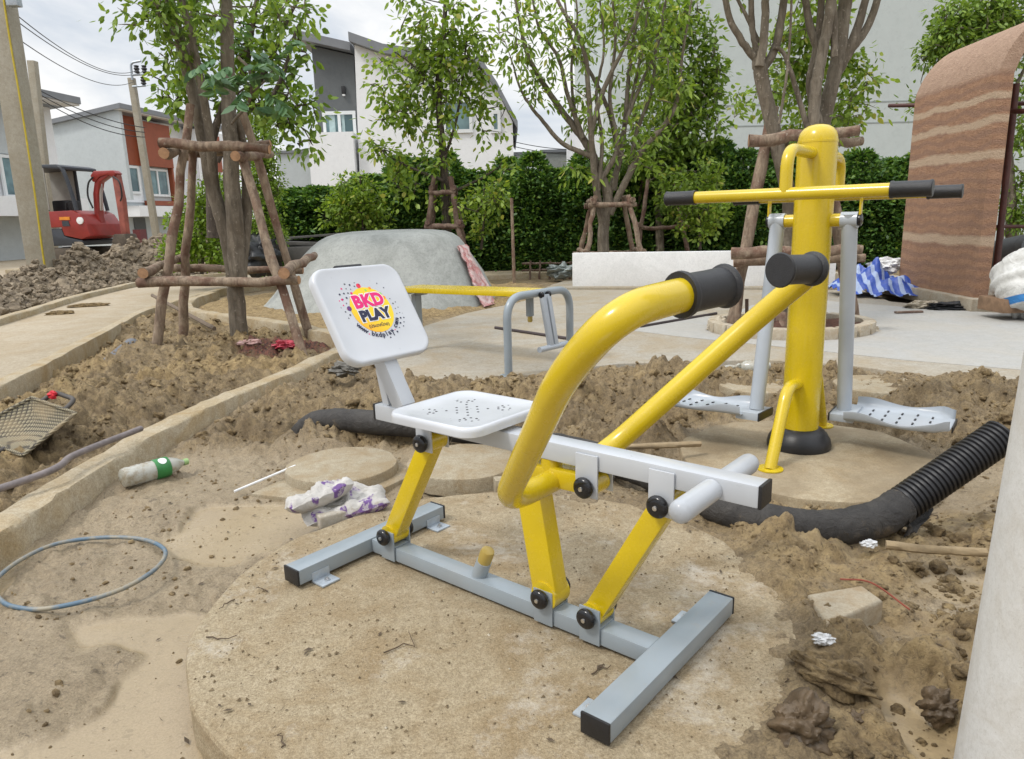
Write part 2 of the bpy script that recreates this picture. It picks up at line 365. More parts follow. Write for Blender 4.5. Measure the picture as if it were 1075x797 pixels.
def zsoil(x, y):
    sL = poly_sd(x, y, bedL); sS = poly_sd(x, y, strip); sR = poly_sd(x, y, rightbed); sM = poly_sd(x, y, moundbed)
    near = sstep(30, 12, np.hypot(x, y))
    mL = sstep(.12, -.15, sL); mS = sstep(.14, -.12, sS); mR = sstep(.2, -.15, sR); mM = sstep(.1, -.1, sM)
    big = fbm(x*1.1, y*1.1, 3, 3); mid = fbm(x*4, y*4, 11, 4); fine = fbm(x*16, y*16, 23, 4)
    lu = lumps(x+.05*mid, y+.05*fine, .17, 31)*.62+lumps(x+.03*fine, y, .075, 41)*.3+lumps(x, y+.02*fine, .033, 51)*.20
    rough = .016*np.abs(fbm(x*26, y*26, 61, 3))+.040*np.abs(fbm(x*9+.4*mid, y*9, 63, 3))-.02
    z = -.055+.012*big+.010*mid+.005*fine+.6*rough*sstep(-.3, .4, fbm(x*1.3+9, y*1.3, 141, 3))
    flat = .02*sstep(.1, .5, fbm(x*2.3, y*2.3, 71, 3))*lumps(x, y, .09, 73)
    z = z+flat
    hL = -.01+.05*big+.035*mid+.17*lu+rough-.13*np.exp(-(line_d(x, y, path_r[:5])/.35)**2)
    # heaps in the bed
    hL = hL+.16*np.exp(-((x+2.55)**2/.25+(y-4.3)**2/.5))+.10*np.exp(-((x+3.2)**2/.15+(y-6.3)**2/.5))-.05*np.exp(-((x+2.35)**2/.12+(y-3.2)**2/.12))
    z = z*(1-mL)+hL*mL
    hS = -.045+.05*big+.045*mid+.19*lu+rough+.09*np.exp(-((x-.2)**2/.5+(y-4.5)**2/.12))+.10*np.exp(-((x+.75)**2/.12+(y-4.35)**2/.2))+.13*np.exp(-((x-2.75)**2/.25+(y-3.95)**2/.3))+.06*np.exp(-((x-.75)**2/.05+(y-3.6)**2/.1))+.05*np.exp(-((x+.95)**2/.06+(y-3.85)**2/.04))
    hS = hS-.12*np.exp(-(line_d(x, y, [(-1.2, 4.0), (-1.05, 3.95), (-.72, 3.80), (-.2, 3.66)])/.13)**2)
    z = z*(1-mS)+hS*mS
    hR = -.035+.03*big+.03*mid+.6*rough+.13*lu*sstep(-.5, .3, fbm(x*1.7+5, y*1.7, 91, 3))+.06*np.exp(-((x-1.0)**2/.06+(y-2.45)**2/.04))+.05*np.exp(-((x-.84)**2/.015+(y-2.0)**2/.25))
    z = z*(1-mR)+hR*mR
    hM = .03+.03*big+.02*mid+.05*lu
    z = z*(1-mM)+hM*mM
    far = sstep(9, 16, np.hypot(x, y))*(1-mM)
    z = z*(1-far)+far*(.0+.02*big)
    # soil pushed over the right rim of the big pad and wet dip under the small pad
    d = np.hypot(x-PADC[0], y-PADC[1])
    z = np.where(d < PADR-.05, np.minimum(z, -.03-.05*sstep(PADR-.05, PADR-.2, d)), z)
    lip = sstep(.30, .04, np.abs(d-PADR-.06))*sstep(.05, .5, x-PADC[0]+.15)
    over = -.010+.045*lu+.014*mid+.5*rough
    z = np.where(lip > 0, np.maximum(z, z*(1-lip)+lip*over-(1-lip)*.02), z)
    d2 = np.hypot(x-AWC[0], y-AWC[1])
    z = np.where(d2 < AWR-.02, -.09, z)
    front = sstep(.3, .0, d2-AWR)*sstep(.1, -.3, y-AWC[1]); z = z*(1-front)+front*(-.085+.03*lu)
    # under the slabs
    sp = np.minimum(poly_sd(x, y, plaza), poly_sd(x, y, path_poly)); z = np.where(sp < -.06, np.minimum(z, -.05), z)
    z = np.where(poly_sd(x, y, plaza) < .25, np.minimum(z, .012+.05*lu), z)
    wet = np.clip(1-mL*.85-mS*.75-mM, 0, 1)*(1-far); wet = np.clip(wet-mR*.5*sstep(-.2, .3, mid), 0, 1)
    wet = wet*(1-np.clip(lip, 0, 1)*.6)
    pud = sstep(.04, -.16, fbm(x*1.6+3, y*1.6, 131, 3)+.35*np.minimum(1, np.hypot((x+.95)/.45, (y-1.55)/.45))-.32)*sstep(.0, .2, sL)*sstep(.05, .2, sS)*(y < 3.0)*(x < .0)
    pr = np.exp(-((x-1.42)**2/.03+(y-2.12)**2/.012))+np.exp(-((x-.93)**2/.008+(y-1.45)**2/.05))+np.exp(-((x-1.25)**2/.02+(y-1.6)**2/.03)); pud = np.clip(pud+sstep(.35, .7, pr), 0, 1)
    z = z*(1-pud)+pud*(-.062)
    dl = sstep(.55, .04, np.hypot(x-PADC[0], y-PADC[1])-PADR)*sstep(.15, -.45, x-PADC[0]); z = z-.052*dl
    red = np.exp(-((x+2.1)**2/.25+(y-6.55)**2/.18))*1.2; red = sstep(.35, .8, red*(1+.5*mid))
    sand = np.clip(mL*sstep(-.2, .5, big+mid*.5)+mM*.9+mS*.4*sstep(0, .6, big)+mR*.75*sstep(-.4, .3, big+mid*.5), 0, 1)
    return z, wet, red, pud, sand, mL, mS, mR
th = np.concatenate([np.arange(-48, 48.01, .15), np.arange(52, 309, 4.0)]); th = np.radians(th)
r1_ = .40*1.0042**np.arange(0, 660); r2_ = r1_[-1]*1.0085**np.arange(1, 100); rr = np.concatenate([r1_, r2_, r2_[-1]*1.07**np.arange(1, 52)])
TT, RR = np.meshgrid(th, rr); X = (np.sin(TT)*RR).ravel(); Y = (np.cos(TT)*RR).ravel()
Z, wet, red, pud, sand, mL, mS, mR = zsoil(X, Y)
nt, nr = len(th), len(rr)
V = np.stack([X, Y, Z], 1); i, j = np.meshgrid(np.arange(nr-1), np.arange(nt), indexing='ij'); j2 = (j+1) % nt
Q = np.stack([i*nt+j, (i+1)*nt+j, (i+1)*nt+j2, i*nt+j2], -1).reshape(-1, 4)
V = np.vstack([V, [[0, 0, -.055]]]); c0 = len(V)-1; j = np.arange(0, nt); Qc = np.stack([np.full(nt, c0), j, (j+1) % nt, (j+1) % nt], 1)
ground = fast_mesh('ground', V, Q, m_soil, None, 'structure')
for n, a in (('wet', wet), ('red', red), ('puddle', pud), ('sand', sand)): attr(ground, n, np.append(a, 0))
def gz(x, y): return float(zsoil(np.array([x, .0]), np.array([y, .0]))[0][0])

# slabs
m = MB(); m.slab(plaza, -.10, .022, .012); m.build('plaza', m_plaza, None, 'structure')
m = MB(); m.slab(path_poly, -.10, .085, .01); m.build('path', m_path, None, 'structure')
m = MB(); m.slab([(-60, 13.5), (-9.6, 13.5), (-9.2, 16), (-8.8, 20), (-8, 60), (-60, 60)], -.1, .03, .0); m.build('road', m_path, None, 'structure')
# smooth grey skim on the plaza, 4 mm above it
m = MB(); m.slab([(2.35, 6.0), (3.0, 5.35), (4.0, 4.6), (6.5, 4.2), (8.6, 5.0), (6.0, 6.9), (4.6, 8.4), (4.0, 9.2), (3.0, 8.9), (2.4, 8.0), (1.5, 8.2), (1.0, 7.4), (1.6, 6.7)], .018, .026)
m.build('cement_skim', concrete('grey cement skim', (.345, .345, .33), (.41, .405, .39), (.42, .38, .31), .5, .7), None, 'structure')
def kerb(pts, w, z0, z1, name='kerb'):
    P = bez(np.array([(p[0], p[1], 0) for p in pts]), 6)[:, :2]; n = len(P)
    T = np.array([nrm(P[min(i+1, n-1)]-P[max(i-1, 0)]) for i in range(n)]); Nn = np.stack([-T[:, 1], T[:, 0]], 1)
    w_ = w*(1+.06*fbm(np.arange(n)*.7, np.zeros(n), 5)); dz = .008*fbm(np.arange(n)*.5, np.ones(n), 9)
    prof = [(-.5, z0), (-.5, z1-.018), (-.44, z1-.003), (0, z1), (.44, z1-.003), (.5, z1-.018), (.5, z0)]
    vs = []; f = []
    for i in range(n):
        for a, z in prof: q = P[i]+Nn[i]*a*w_[i]; vs.append((q[0]+.004*RNG.normal(), q[1]+.004*RNG.normal(), z+(dz[i]+.002*RNG.normal() if z > z0 else 0)))
    k = len(prof)
    for i in range(n-1):
        for a in range(k-1): f.append((i*k+a, (i+1)*k+a, (i+1)*k+a+1, i*k+a+1))
    f += [tuple(range(k)), tuple((n-1)*k+a for a in range(k))[::-1]]
    m = MB(); m.add(vs, f); return m.build(name, m_kerb, None, 'structure', ang=50)
kerb([(-1.5, .9), (-1.75, 1.6), (-1.94, 2.3), (-1.99, 2.8), (-2.0, 3.2), (-1.995, 3.75), (-1.945, 4.3), (-1.85, 4.75), (-1.70, 5.35), (-1.60, 5.95), (-1.5, 6.5)], .145, -.2, .065)
kerb([(-4.75, 11.6), (-4.65, 10.5), (-4.15, 9.3), (-3.4, 8.55), (-2.35, 7.6), (-1.75, 6.92), (-1.44, 6.5)], .16, -.2, .13)
kerb([(p[0]+.05, p[1]) for p in path_r[:9]], .13, -.2, .105)
kerb([(p[0]-.05, p[1]) for p in path_l[:8]], .14, -.2, .16)
kerb([(.1, 14.3), (2.5, 13.75), (5.2, 13.3)], .2, -.1, .12)

# ---- scattered clods (uncountable)
def clods(n, name, mat, pick, smin, smax, sub=1, smooth=False):
    b = bmesh.new(); bmesh.ops.create_icosphere(b, subdivisions=sub, radius=1); T = np.array([v.co[:] for v in b.verts]); Fq = np.array([[v.index for v in q.verts] for q in b.faces]); b.free()
    xs, ys, s = pick(n, smin, smax); n = len(xs); zz = zsoil(xs, ys)[0]
    R_ = RNG.normal(size=(n, 3, 3)); Rm = np.linalg.qr(R_)[0]
    sc_ = s[:, None, None]*RNG.uniform(.6, 1.2, (n, 1, 3))
    if sub > 1:
        of = RNG.uniform(0, 90, (n, 1)); jt = fbm(T[None, :, 0]*1.5+of, T[None, :, 1]*1.5+T[None, :, 2]*1.1-of, 17, 4)*.42; P = np.sign(T)[None]*np.abs(T)[None]**.8*(1+jt[..., None])*sc_
    else: P = T[None]*(1+RNG.uniform(-.27, .27, (n, len(T), 1)))*sc_
    P = np.einsum('nij,nkj->nki', Rm, P); P[:, :, 2] *= .75
    P = P+np.stack([xs, ys, zz+s*.12], 1)[:, None, :]
    Qf = (Fq[None]+(np.arange(n)*len(T))[:, None, None]).reshape(-1, 3)
    return fast_mesh(name, P.reshape(-1, 3), Qf, mat, None, 'stuff', smooth=smooth)
def pick_beds(n, a, b):
    xs = []; ys = []
    for poly, k in ((bedL, .42), (strip, .38), (rightbed, .20)):
        P = np.array(poly); x = RNG.uniform(P[:, 0].min(), P[:, 0].max(), n*3); y = RNG.uniform(max(1.0, P[:, 1].min()), P[:, 1].max(), n*3)
        w = fbm(x*1.4, y*1.4, 201, 3) > RNG.uniform(-.9, .7, n*3)
        ok = (poly_sd(x, y, poly) < -.01) & w; d2 = np.hypot(x-AWC[0], y-AWC[1]); ok &= d2 > AWR+.03
        ok &= (np.hypot(x+.84, y-3.33) > .36) & (np.hypot(x+.26, y-3.33) > .3)
        x = x[ok][:int(n*k)]; y = y[ok][:int(n*k)]; xs.append(x); ys.append(y)
    xs = np.concatenate(xs); ys = np.concatenate(ys); s = a*(b/a)**(RNG.uniform(0, 1, len(xs))**2.2); return xs, ys, s
clods(16000, 'soil_crumbs', m_clod, pick_beds, .003, .014)
clods(1700, 'soil_clods', m_clod, pick_beds, .010, .040, 3, True)
def pick_mud(n, a, b):
    x = RNG.uniform(-1.9, 2.4, n*3); y = RNG.uniform(1.0, 3.8, n*3); d = np.hypot(x-PADC[0], y-PADC[1])
    ok = (d > PADR+.02) & (poly_sd(x, y, bedL) > .25) & (fbm(x*2, y*2, 301, 3) > RNG.uniform(-.5, .8, n*3)); x = x[ok][:n]; y = y[ok][:n]
    return x, y, a*(b/a)**(RNG.uniform(0, 1, len(x))**3)
clods(3500, 'mud_lumps', m_clod, pick_mud, .002, .016)
# grit and dirt lying on the big pad and the small one
def grit(n, name, mat, c, r, z, a, b):
    ang = RNG.uniform(0, 6.283, n); q = r*np.sqrt(RNG.uniform(0, 1, n)); x = c[0]+q*np.cos(ang); y = c[1]+q*np.sin(ang)
    ok = fbm(x*3, y*3, 401, 3) > RNG.uniform(-.6, .6, n); x = x[ok]; y = y[ok]; n = len(x); s = a*(b/a)**(RNG.uniform(0, 1, n)**3)
    T = np.array([(1, 0, 0), (-.5, .8, 0), (-.5, -.8, 0), (0, 0, .8)]); Fq = np.array([(0, 1, 3), (1, 2, 3), (2, 0, 3), (0, 2, 1)])
    t = RNG.uniform(0, 6.283, n); cs, sn = np.cos(t), np.sin(t); P = T[None]*s[:, None, None]*RNG.uniform(.6, 1.4, (n, 4, 1))
    P = np.stack([P[..., 0]*cs[:, None]-P[..., 1]*sn[:, None]+x[:, None], P[..., 0]*sn[:, None]+P[..., 1]*cs[:, None]+y[:, None], P[..., 2]+z], -1)
    fast_mesh(name, P.reshape(-1, 3), (Fq[None]+(np.arange(n)*4)[:, None, None]).reshape(-1, 3), mat, None, 'stuff', smooth=False)
grit(7000, 'pad_grit', plain('brown grit', (.19, .14, .08), .9, .5, 40), PADC, PADR*.98, .0005, .0007, .007)
grit(500, 'pad_stones', plain('pale stones', (.48, .43, .34), .9, .3, 30), PADC, PADR*.97, .0005, .0012, .006)
# twigs and dead leaves on the mud
def litter(n):
    x = RNG.uniform(-1.6, 2.2, n*2); y = RNG.uniform(1.0, 3.6, n*2); ok = poly_sd(x, y, bedL) > .3; x = x[ok][:n]; y = y[ok][:n]; n = len(x)
    inside = np.hypot(x-PADC[0], y-PADC[1]) < PADR
    z = np.where(inside, .003, zsoil(x, y)[0]+.004)
    L = .003+.013*RNG.uniform(0, 1, n)**3; W = np.where(RNG.uniform(0, 1, n) < .65, .0009, L*.4); t = RNG.uniform(0, 6.283, n)
    e = np.stack([np.cos(t), np.sin(t), np.zeros(n)], 1); s_ = np.stack([-np.sin(t), np.cos(t), np.zeros(n)], 1); c = np.stack([x, y, z], 1)
    up = np.array([0, 0, 1.0])
    P = np.stack([c-e*L[:, None], c+s_*W[:, None]+up*W[:, None]*.7, c+e*L[:, None]+up*(L*RNG.uniform(0, .5, n))[:, None], c-s_*W[:, None]+up*W[:, None]*.4], 1)
    fast_mesh('leaf_litter', P.reshape(-1, 3), np.arange(n*4).reshape(-1, 4), plain('dead leaves', (.085, .06, .036), .8, .5, 60), None, 'stuff')
litter(1100)
def twigs(n):
    m = MB()
    for k in range(n):
        x, y = RNG.uniform(-1.5, 1.9), RNG.uniform(1.1, 3.0)
        if poly_sd(np.array([x]), np.array([y]), bedL)[0] < .25: continue
        L = RNG.uniform(.03, .12); a = RNG.uniform(0, 6.28); P = []
        for t in np.linspace(0, 1, 6):
            q = np.array([x+math.cos(a)*L*t, y+math.sin(a)*L*t]); a += RNG.normal(0, .35); ins = math.hypot(q[0]-PADC[0], q[1]-PADC[1]) < PADR-.01
            P.append((q[0], q[1], (.004 if ins else gz(q[0], q[1])+.004)+.008*RNG.random()*(t > .6)))
        m.tube(P, [.0022, .002, .002, .0016, .0014, .001], 5)
    m.build('twigs', plain('twig', (.10, .07, .045), .9, .5, 40), None, 'stuff')
twigs(13)

# ---- pads and manhole lids
def disc(c, r, z0, z1, seed, amp=.02, n=72, bev=.014):
    a = np.arange(n)*2*np.pi/n; R_ = r*(1+amp*fbm(np.cos(a)*1.6+seed, np.sin(a)*1.6, seed, 4)); m = MB()
    return m.slab([(c[0]+R_[i]*math.cos(a[i]), c[1]+R_[i]*math.sin(a[i])) for i in range(n)], z0, z1, bev)
# the big pad: a round cast slab with an uneven top
n = 96; aa = np.arange(n)*2*np.pi/n; ring = []; Vp = []; Fp = []
edge = PADR*(1+.018*fbm(np.cos(aa)*2, np.sin(aa)*2, 77, 4)); rads = [1.0, 1.0, .995, .985]+list(np.linspace(.96, .03, 42)); zs = [-.16, -.012, -.003, 0]
for k, q in enumerate(rads):
    x = PADC[0]+edge*q*np.cos(aa); y = PADC[1]+edge*q*np.sin(aa); z = np.full(n, zs[k]) if k < 4 else .0035*fbm(x*5, y*5, 81, 4)*sstep(.97, .85, np.full(n, q))-.001
    if 0 < k < 3: z = z+.006*fbm(x*9, y*9, 83, 3)
    Vp += list(zip(x, y, z))
for k in range(len(rads)-1):
    for q in range(n): Fp.append((k*n+q, k*n+(q+1) % n, (k+1)*n+(q+1) % n, (k+1)*n+q))
Fp.append(tuple((len(rads)-1)*n+q for q in range(n)))
m = MB(); m.add(Vp, Fp); tag(m.build('concrete_pad', m_pad, ang=25), 'large round concrete pad under the yellow and white rowing machine', 'concrete pad')
tag(disc(AWC, AWR, -.14, 0.0, 5, .045).build('concrete_pad', m_pad2), 'round concrete pad under the yellow post with swinging footplates', 'concrete pad')
tag(disc((-.84, 3.33), .265, -.05, .012, 8, .03).build('manhole_lid', m_lid), 'round concrete lid behind the torn purple cement bags, on a square slab', 'manhole lid', 'round concrete lids in the mud')
m = MB(); m.slab([(-1.2, 3.08), (-.72, 2.92), (-.46, 3.32), (-.92, 3.66)], -.1, -.036, .008); tag(m.build('lid_slab', m_lid), 'square concrete slab beneath the round lid near the cement bags', 'concrete slab')
tag(disc((-.25, 3.33), .27, -.07, .012, 9, .03).build('manhole_lid', m_lid), 'round concrete lid seen below the white seat, between the yellow legs', 'manhole lid', 'round concrete lids in the mud')
tag(disc((2.36, 4.5), .27, -.05, .055, 10, .03).build('manhole_lid', m_lid), 'pale round concrete lid behind the right grey footplate', 'manhole lid', 'round concrete lids in the mud')
tag(disc((1.62, 4.62), .25, -.05, .045, 12, .03).build('manhole_lid', m_lid), 'pale round concrete lid behind the left grey footplate and yellow post', 'manhole lid', 'round concrete lids in the mud')
m = MB(); m.box((-.02, 2.97, -.0), (.07, .03, .05), Matrix.Rotation(.2, 3, 'Z'), .006); tag(m.build('concrete_block', m_lid), 'small concrete block on edge behind the yellow bent handle', 'concrete block')
# ================================================================== ROWING MACHINE
RO = np.array([-.493, 2.383, 0]); RZ = rad(-39.7); RX = frame(RO, RZ)
row = thing('rowing_machine', 'yellow and white outdoor rowing machine with a bucket seat on a grey double T base', 'rowing machine', RO, RZ)
def cap(m, c, ax=(0, -1, 0), r=.029):
    m.lathe([(r*.75, -.004), (r*.92, .002), (r, .008), (r*.97, .014), (r*.8, .019), (r*.45, .021), (.0, .021)], c, ax, 24)
m = MB(RX)
m.box((-.035, 0, .036), (.0375, .33, .026), None, .005); m.box((1.137, 0, .036), (.0375, .335, .026), None, .005); m.box((.552, 0, .036), (.5475, .032, .024), None, .004)
base = m.build('base_frame', m_gry, row)
for u, s in ((-.035, -.33), (-.035, .33), (1.137, -.335), (1.137, .335)):
    m = MB(RX); m.box((u, s+math.copysign(.0035, s), .036), (.0385, .0035, .027), None, .003); m.build('end_cap', m_blk, base)
for u, v in ((.018, -.25), (.018, .27), (1.086, -.26), (1.086, .24)):
    m = MB(RX); sg = 1 if u < .5 else -1
    m.box((u+sg*.012, v, .003), (.030, .034, .003), None, .001); m.box((u-sg*.0155, v, .018), (.003, .034, .016), None, .001); a = m.build('fixing_tab', m_galv, base)
    m = MB(RX); m.lathe([(.0095, 0), (.0095, .006), (.004, .006), (.004, .012), (0, .012)], RX @ Vector((0, 0, 0)) if False else (u+sg*.018, v, .006), (0, 0, 1), 6); m.build('bolt', m_steel, base)
def bracket(u, hi):                       # U bracket welded on the base beam
    m = MB(RX)
    for s in (-1, 1): m.box((u, s*.0365, .064), (.033, .003, .052), None, .002)
    m.box((u, 0, .0625), (.033, .033, .0015), None, .001)
    m.build('pivot_bracket', m_gry, base)
for u in (.096, .765, .923): bracket(u, .1)
PV = {'rear': ((.096, .100), (.307, .473)), 'front': ((.923, .092), (1.130, .465))}
def pivot(u, w, parent, half=.046):
    for s in (-1, 1):
        m = MB(RX); cap(m, (u, s*half, w), (0, s, 0)); b = m.build('pivot_cap', m_cap, parent)
        m = MB(RX); m.lathe([(.0065, .021), (.006, .0245), (0, .0255)], (u, s*half, w), (0, s, 0), 12); m.build('cap_screw', m_steel, b)
for k, ((u0, w0), (u1, w1)) in PV.items():
    m = MB(RX); d = nrm((u1-u0, 0, w1-w0)); p = np.array([u0, 0, w0]); q = np.array([u1, 0, w1])
    m.beam(p+d*.005, q-d*.005, .056, .060, (0, 0, 1), .006)
    for c in (p, q): m.tube([c+(0, -.034, 0), c+(0, .034, 0)], .034, 20)
    lk = m.build('swing_leg', m_yel, row); pivot(u0, w0, lk); pivot(u1, w1, lk)
# lever: leg, cross tube, arm and the two bowed handles
m = MB(RX); p = np.array([.765, 0, .096]); q = np.array([.705, 0, .43]); d = nrm(q-p)
m.beam(p+d*.0, q, .062, .085, (1, 0, 0), .008); m.tube([p+(0, -.036, 0), p+(0, .036, 0)], .043, 22)
m.beam((.668, 0, .452), (.912, 0, .462), .058, .056, (0, 0, 1), .008); m.tube([np.array([.915, -.030, .462]), np.array([.915, .030, .462])], .030, 20)
m.tube([(.775, 0, .452), (.775, 0, .508)], .03, 16)
lev = m.build('lever_leg', m_yel, row); pivot(.765, .096, lev); pivot(.915, .464, lev, .044)
half = [(.786, 0, .440), (.790, -.228, .446), (1.165, -.485, .876), (1.292, -.505, .998), (1.320, -.32, 1.009), (1.346, -.225, 1.016)]
GE = {-1: ((1.314, -.322, 1.009), (1.346, -.214, 1.016)), 1: ((1.328, .350, 1.009), (1.292, .232, 1.013))}
hp = [(.790, .228, .446), (1.165, .485, .876), (1.295, .505, .998)]
hp = fillet([GE[-1][1], GE[-1][0]]+[(a, b, c) for a, b, c in [(1.292, -.505, .998), (1.165, -.485, .876), (.790, -.228, .446)]]+hp+[GE[1][0], GE[1][1]], .125, 11)
hp = np.vstack([hp])
m = MB(RX); m.tube(hp, .0315, 22); han = m.build('handlebar', m_yel, row)
for s in (-1, 1):
    e, t = np.array(GE[s][0]), np.array(GE[s][1]); ax = nrm(t-e); L = np.linalg.norm(t-e)
    m = MB(RX); m.lathe([(.032, -.010), (.0425, -.010), (.0435, -.003), (.042, .003), (.0365, .007), (.036, L*.5), (.0365, L-.010), (.041, L-.007), (.0425, L-.001), (.040, L+.003), (.026, L+.004), (0, L+.003)], e, ax, 28)
    m.build('grip', m_rub, han)
# seat beam, footrest
m = MB(RX); m.box((.717, 0, .535), (.647, .0315, .0265), None, .005); beamo = m.build('seat_beam', m_beam, row)
for u in (.067, 1.367):
    m = MB(RX); m.box((u, 0, .535), (.004, .0325, .0275), None, .002); m.build('end_cap', m_blk, beamo)
for u, w in ((.307, .473), (.915, .464), (1.130, .465)):
    m = MB(RX)
    for s in (-1, 1): m.box((u, s*.0365, (w-.03+.551)/2), (.034, .003, (.551-w+.03)/2), None, .002)
    m.build('pivot_bracket', m_beam, beamo)
m = MB(RX); L = .205
for s in (-1, 1): m.lathe([(.0265, .033), (.0265, L-.02), (.0245, L-.009), (.019, L-.002), (.010, L+.003), (0, L+.004)], (1.255, 0, .530), (0, s, 0), 22)
m.build('footrest', m_beam, row)
# moulded panel: rounded square dish used for the seat and the back
def panel(c, ex, ey, ez, hx, hy, th, r=.06, dish=.006):
    n = 14; k = []
    for (sx, sy, a0) in ((1, 1, 0), (-1, 1, 90), (-1, -1, 180), (1, -1, 270)):
        for t in np.linspace(0, 90, n): k.append((sx*(hx-r)+r*math.cos(rad(a0+t)), sy*(hy-r)+r*math.sin(rad(a0+t))))
    k = np.array(k); rings = []
    prof = [(.0, -th*.35, .90), (0, -th, .97), (0, -th*.92, 1.0), (0, -th*.45, 1.004), (0, -.008, 1.0), (0, -.002, .985), (0, 0, .965), (0, -.001, .93), (0, -dish*.6, .8), (0, -dish, .55), (0, -dish, .28), (0, -dish, .03)]
    V = []
    for _, z, s_ in prof:
        for a in k: V.append(c+ex*(a[0]*s_)+ey*(a[1]*s_)+ez*z)
    N = len(k); Fc = [(i*N+j, i*N+(j+1) % N, (i+1)*N+(j+1) % N, (i+1)*N+j) for i in range(len(prof)-1) for j in range(N)]
    Fc.append(tuple((len(prof)-1)*N+j for j in range(N))); Fc.append(tuple(range(N))[::-1]); return V, Fc
m = MB(RX); sc0 = np.array([.463, 0, .602]); m.add(*panel(sc0, np.array([1., 0, .0]), np.array([0, 1., 0]), np.array([0, 0, 1.]), .176, .176, .030, .055, .008)); seat = m.build('seat', m_wht, row, ang=50)
m = MB(RX)                                # drainage holes
for (cx, cy, arr) in ((0, 0, [(a*.022, b*.022) for a in range(-2, 3) for b in range(-2, 3) if (a+b) % 2 == 0]), (.085, -.085, [(.028*math.cos(t), .028*math.sin(t)) for t in np.arange(0, 6.2, .7)]+[(.012, 0), (-.012, 0)]), (.085, .085, [(.028*math.cos(t), .028*math.sin(t)) for t in np.arange(0, 6.2, .7)]+[(.012, 0), (-.012, 0)]), (-.085, -.085, [(.028*math.cos(t), .028*math.sin(t)) for t in np.arange(0, 6.2, .7)]+[(.012, 0)]), (-.085, .085, [(.028*math.cos(t), .028*math.sin(t)) for t in np.arange(0, 6.2, .7)]+[(.012, 0)])):
    for a, b in arr: m.lathe([(.0042, .0), (.0030, .0009), (0, .0009)], sc0+(cx+a, cy+b, -.0079), (0, 0, 1), 10)
m.build('drain_hole', plain('dark hole', (.03, .03, .032), .8, .1), seat)
bu = np.array([.137-.017*0, 0, .742]); bt = np.array([-.017, 0, .990]); by = nrm(bt-bu); bx = np.array([0, 1., 0]); bz = np.cross(bx, by); 
if bz[0] < 0: bz = -bz
bc = (bu+bt)/2+bz*.004
m = MB(RX); m.add(*panel(bc, bx, by, bz, .178, np.linalg.norm(bt-bu)/2+.024, .032, .055, .006)); back = m.build('backrest', m_wht, row, ang=50)
m = MB(RX); tb = bc+by*(np.linalg.norm(bt-bu)/2+.026)-bz*.026; m.box(tb+bx*-.005, (.055, .012, .010), np.array([bx, by, bz]).T, .003); m.build('top_clip', m_blk, back)
m = MB(RX); s0 = np.array([.185, 0, .562]); s1 = bc-by*.06-bz*.05; m.beam(s0, s1, .056, .052, (1, 0, 0), .004); m.beam((.115, 0, .56), s0+(s1-s0)*.52+np.array([-.028, 0, 0]), .04, .03, (1, 0, 0), .003); m.build('back_strut', m_beam, row)
m = MB(RX); b0 = np.array([.485, 0, .058]); b1 = np.array([.525, 0, .150]); m.tube([b0, b0+(b1-b0)*.62], .0245, 20); bp = m.build('stop_stub', m_gry, row)
tA = NT('amber rubber'); tA.set(base=(.55, .40, .10), rough=.35, trans=.35)
m = MB(RX); ax = nrm(b1-b0); L = np.linalg.norm(b1-b0); m.lathe([(.022, L*.60), (.0225, L*.95), (.020, L*1.06), (.012, L*1.10), (0, L*1.10)], b0, ax, 20); m.build('stop_buffer', tA.m, bp)

# ---- logo on the backrest (flat printed sticker)
Lm = Matrix.Identity(4)
for i in range(3): Lm[i][0] = bx[i]; Lm[i][1] = by[i]; Lm[i][2] = bz[i]; Lm[i][3] = (bc-bz*.0062)[i]
LX = RX @ Lm
def flat(name, col, rough=.45):
    t = NT(name); return t.set(base=col, rough=rough)
c_mag = flat('magenta ink', (.72, .004, .16)); c_nvy = flat('navy ink', (.008, .010, .045)); c_wi = flat('white ink', (.80, .80, .80)); c_grn = flat('green ink', (.25, .62, .08)); c_org = flat('orange ink', (.85, .26, .012)); c_vio = flat('violet ink', (.10, .03, .18)); c_gre = flat('grey ink', (.08, .085, .10)); c_red = flat('red ink', (.75, .02, .07))
tY = NT('yellow orange ink'); g = tY.n('ShaderNodeTexGradient', {'Vector': tY.n('ShaderNodeMapping', {'Vector': tY.co('Generated'), 'Rotation': (0, 0, .6)}).outputs[0]}).outputs['Fac']
m_disc = tY.set(base=tY.ramp(g, [(.3, (.86, .60, .01)), (.9, (.85, .27, .008))]), rough=.45)
def dot(m, x, y, r, z=.0): m.add([(x, y, z)]+[(x+r*math.cos(a), y+r*math.sin(a), z) for a in np.arange(20)*2*math.pi/20], [(0, i+1, (i+1) % 20+1) for i in range(20)])
def text(name, s, size, x, y, z, mat, bold=0.0, rot=0.0, parent=back, space=1.0):
    cu = bpy.data.curves.new(name, 'FONT'); cu.body = s; cu.size = size; cu.offset = bold; cu.align_x = 'CENTER'; cu.align_y = 'CENTER'; cu.resolution_u = 4; cu.space_character = space; cu.fill_mode = 'FRONT'
    ob = bpy.data.objects.new('tmp', cu); COL.objects.link(ob); dg = bpy.context.evaluated_depsgraph_get(); me = bpy.data.meshes.new_from_object(ob.evaluated_get(dg))
    bpy.data.objects.remove(ob); bpy.data.curves.remove(cu)
    Mx = WORLD[parent.name].inverted() @ LX @ Matrix.Translation((x, y, z)) @ Matrix.Rotation(rot, 4, 'Z')
    me.transform(Mx); me.materials.clear(); me.name = name
    return _link(name, me, mat, parent, None)
cy = .008
m = MB(LX); dot(m, 0.0, cy, .083, .0010); m.build('logo_disc', m_disc, back, smooth=False)
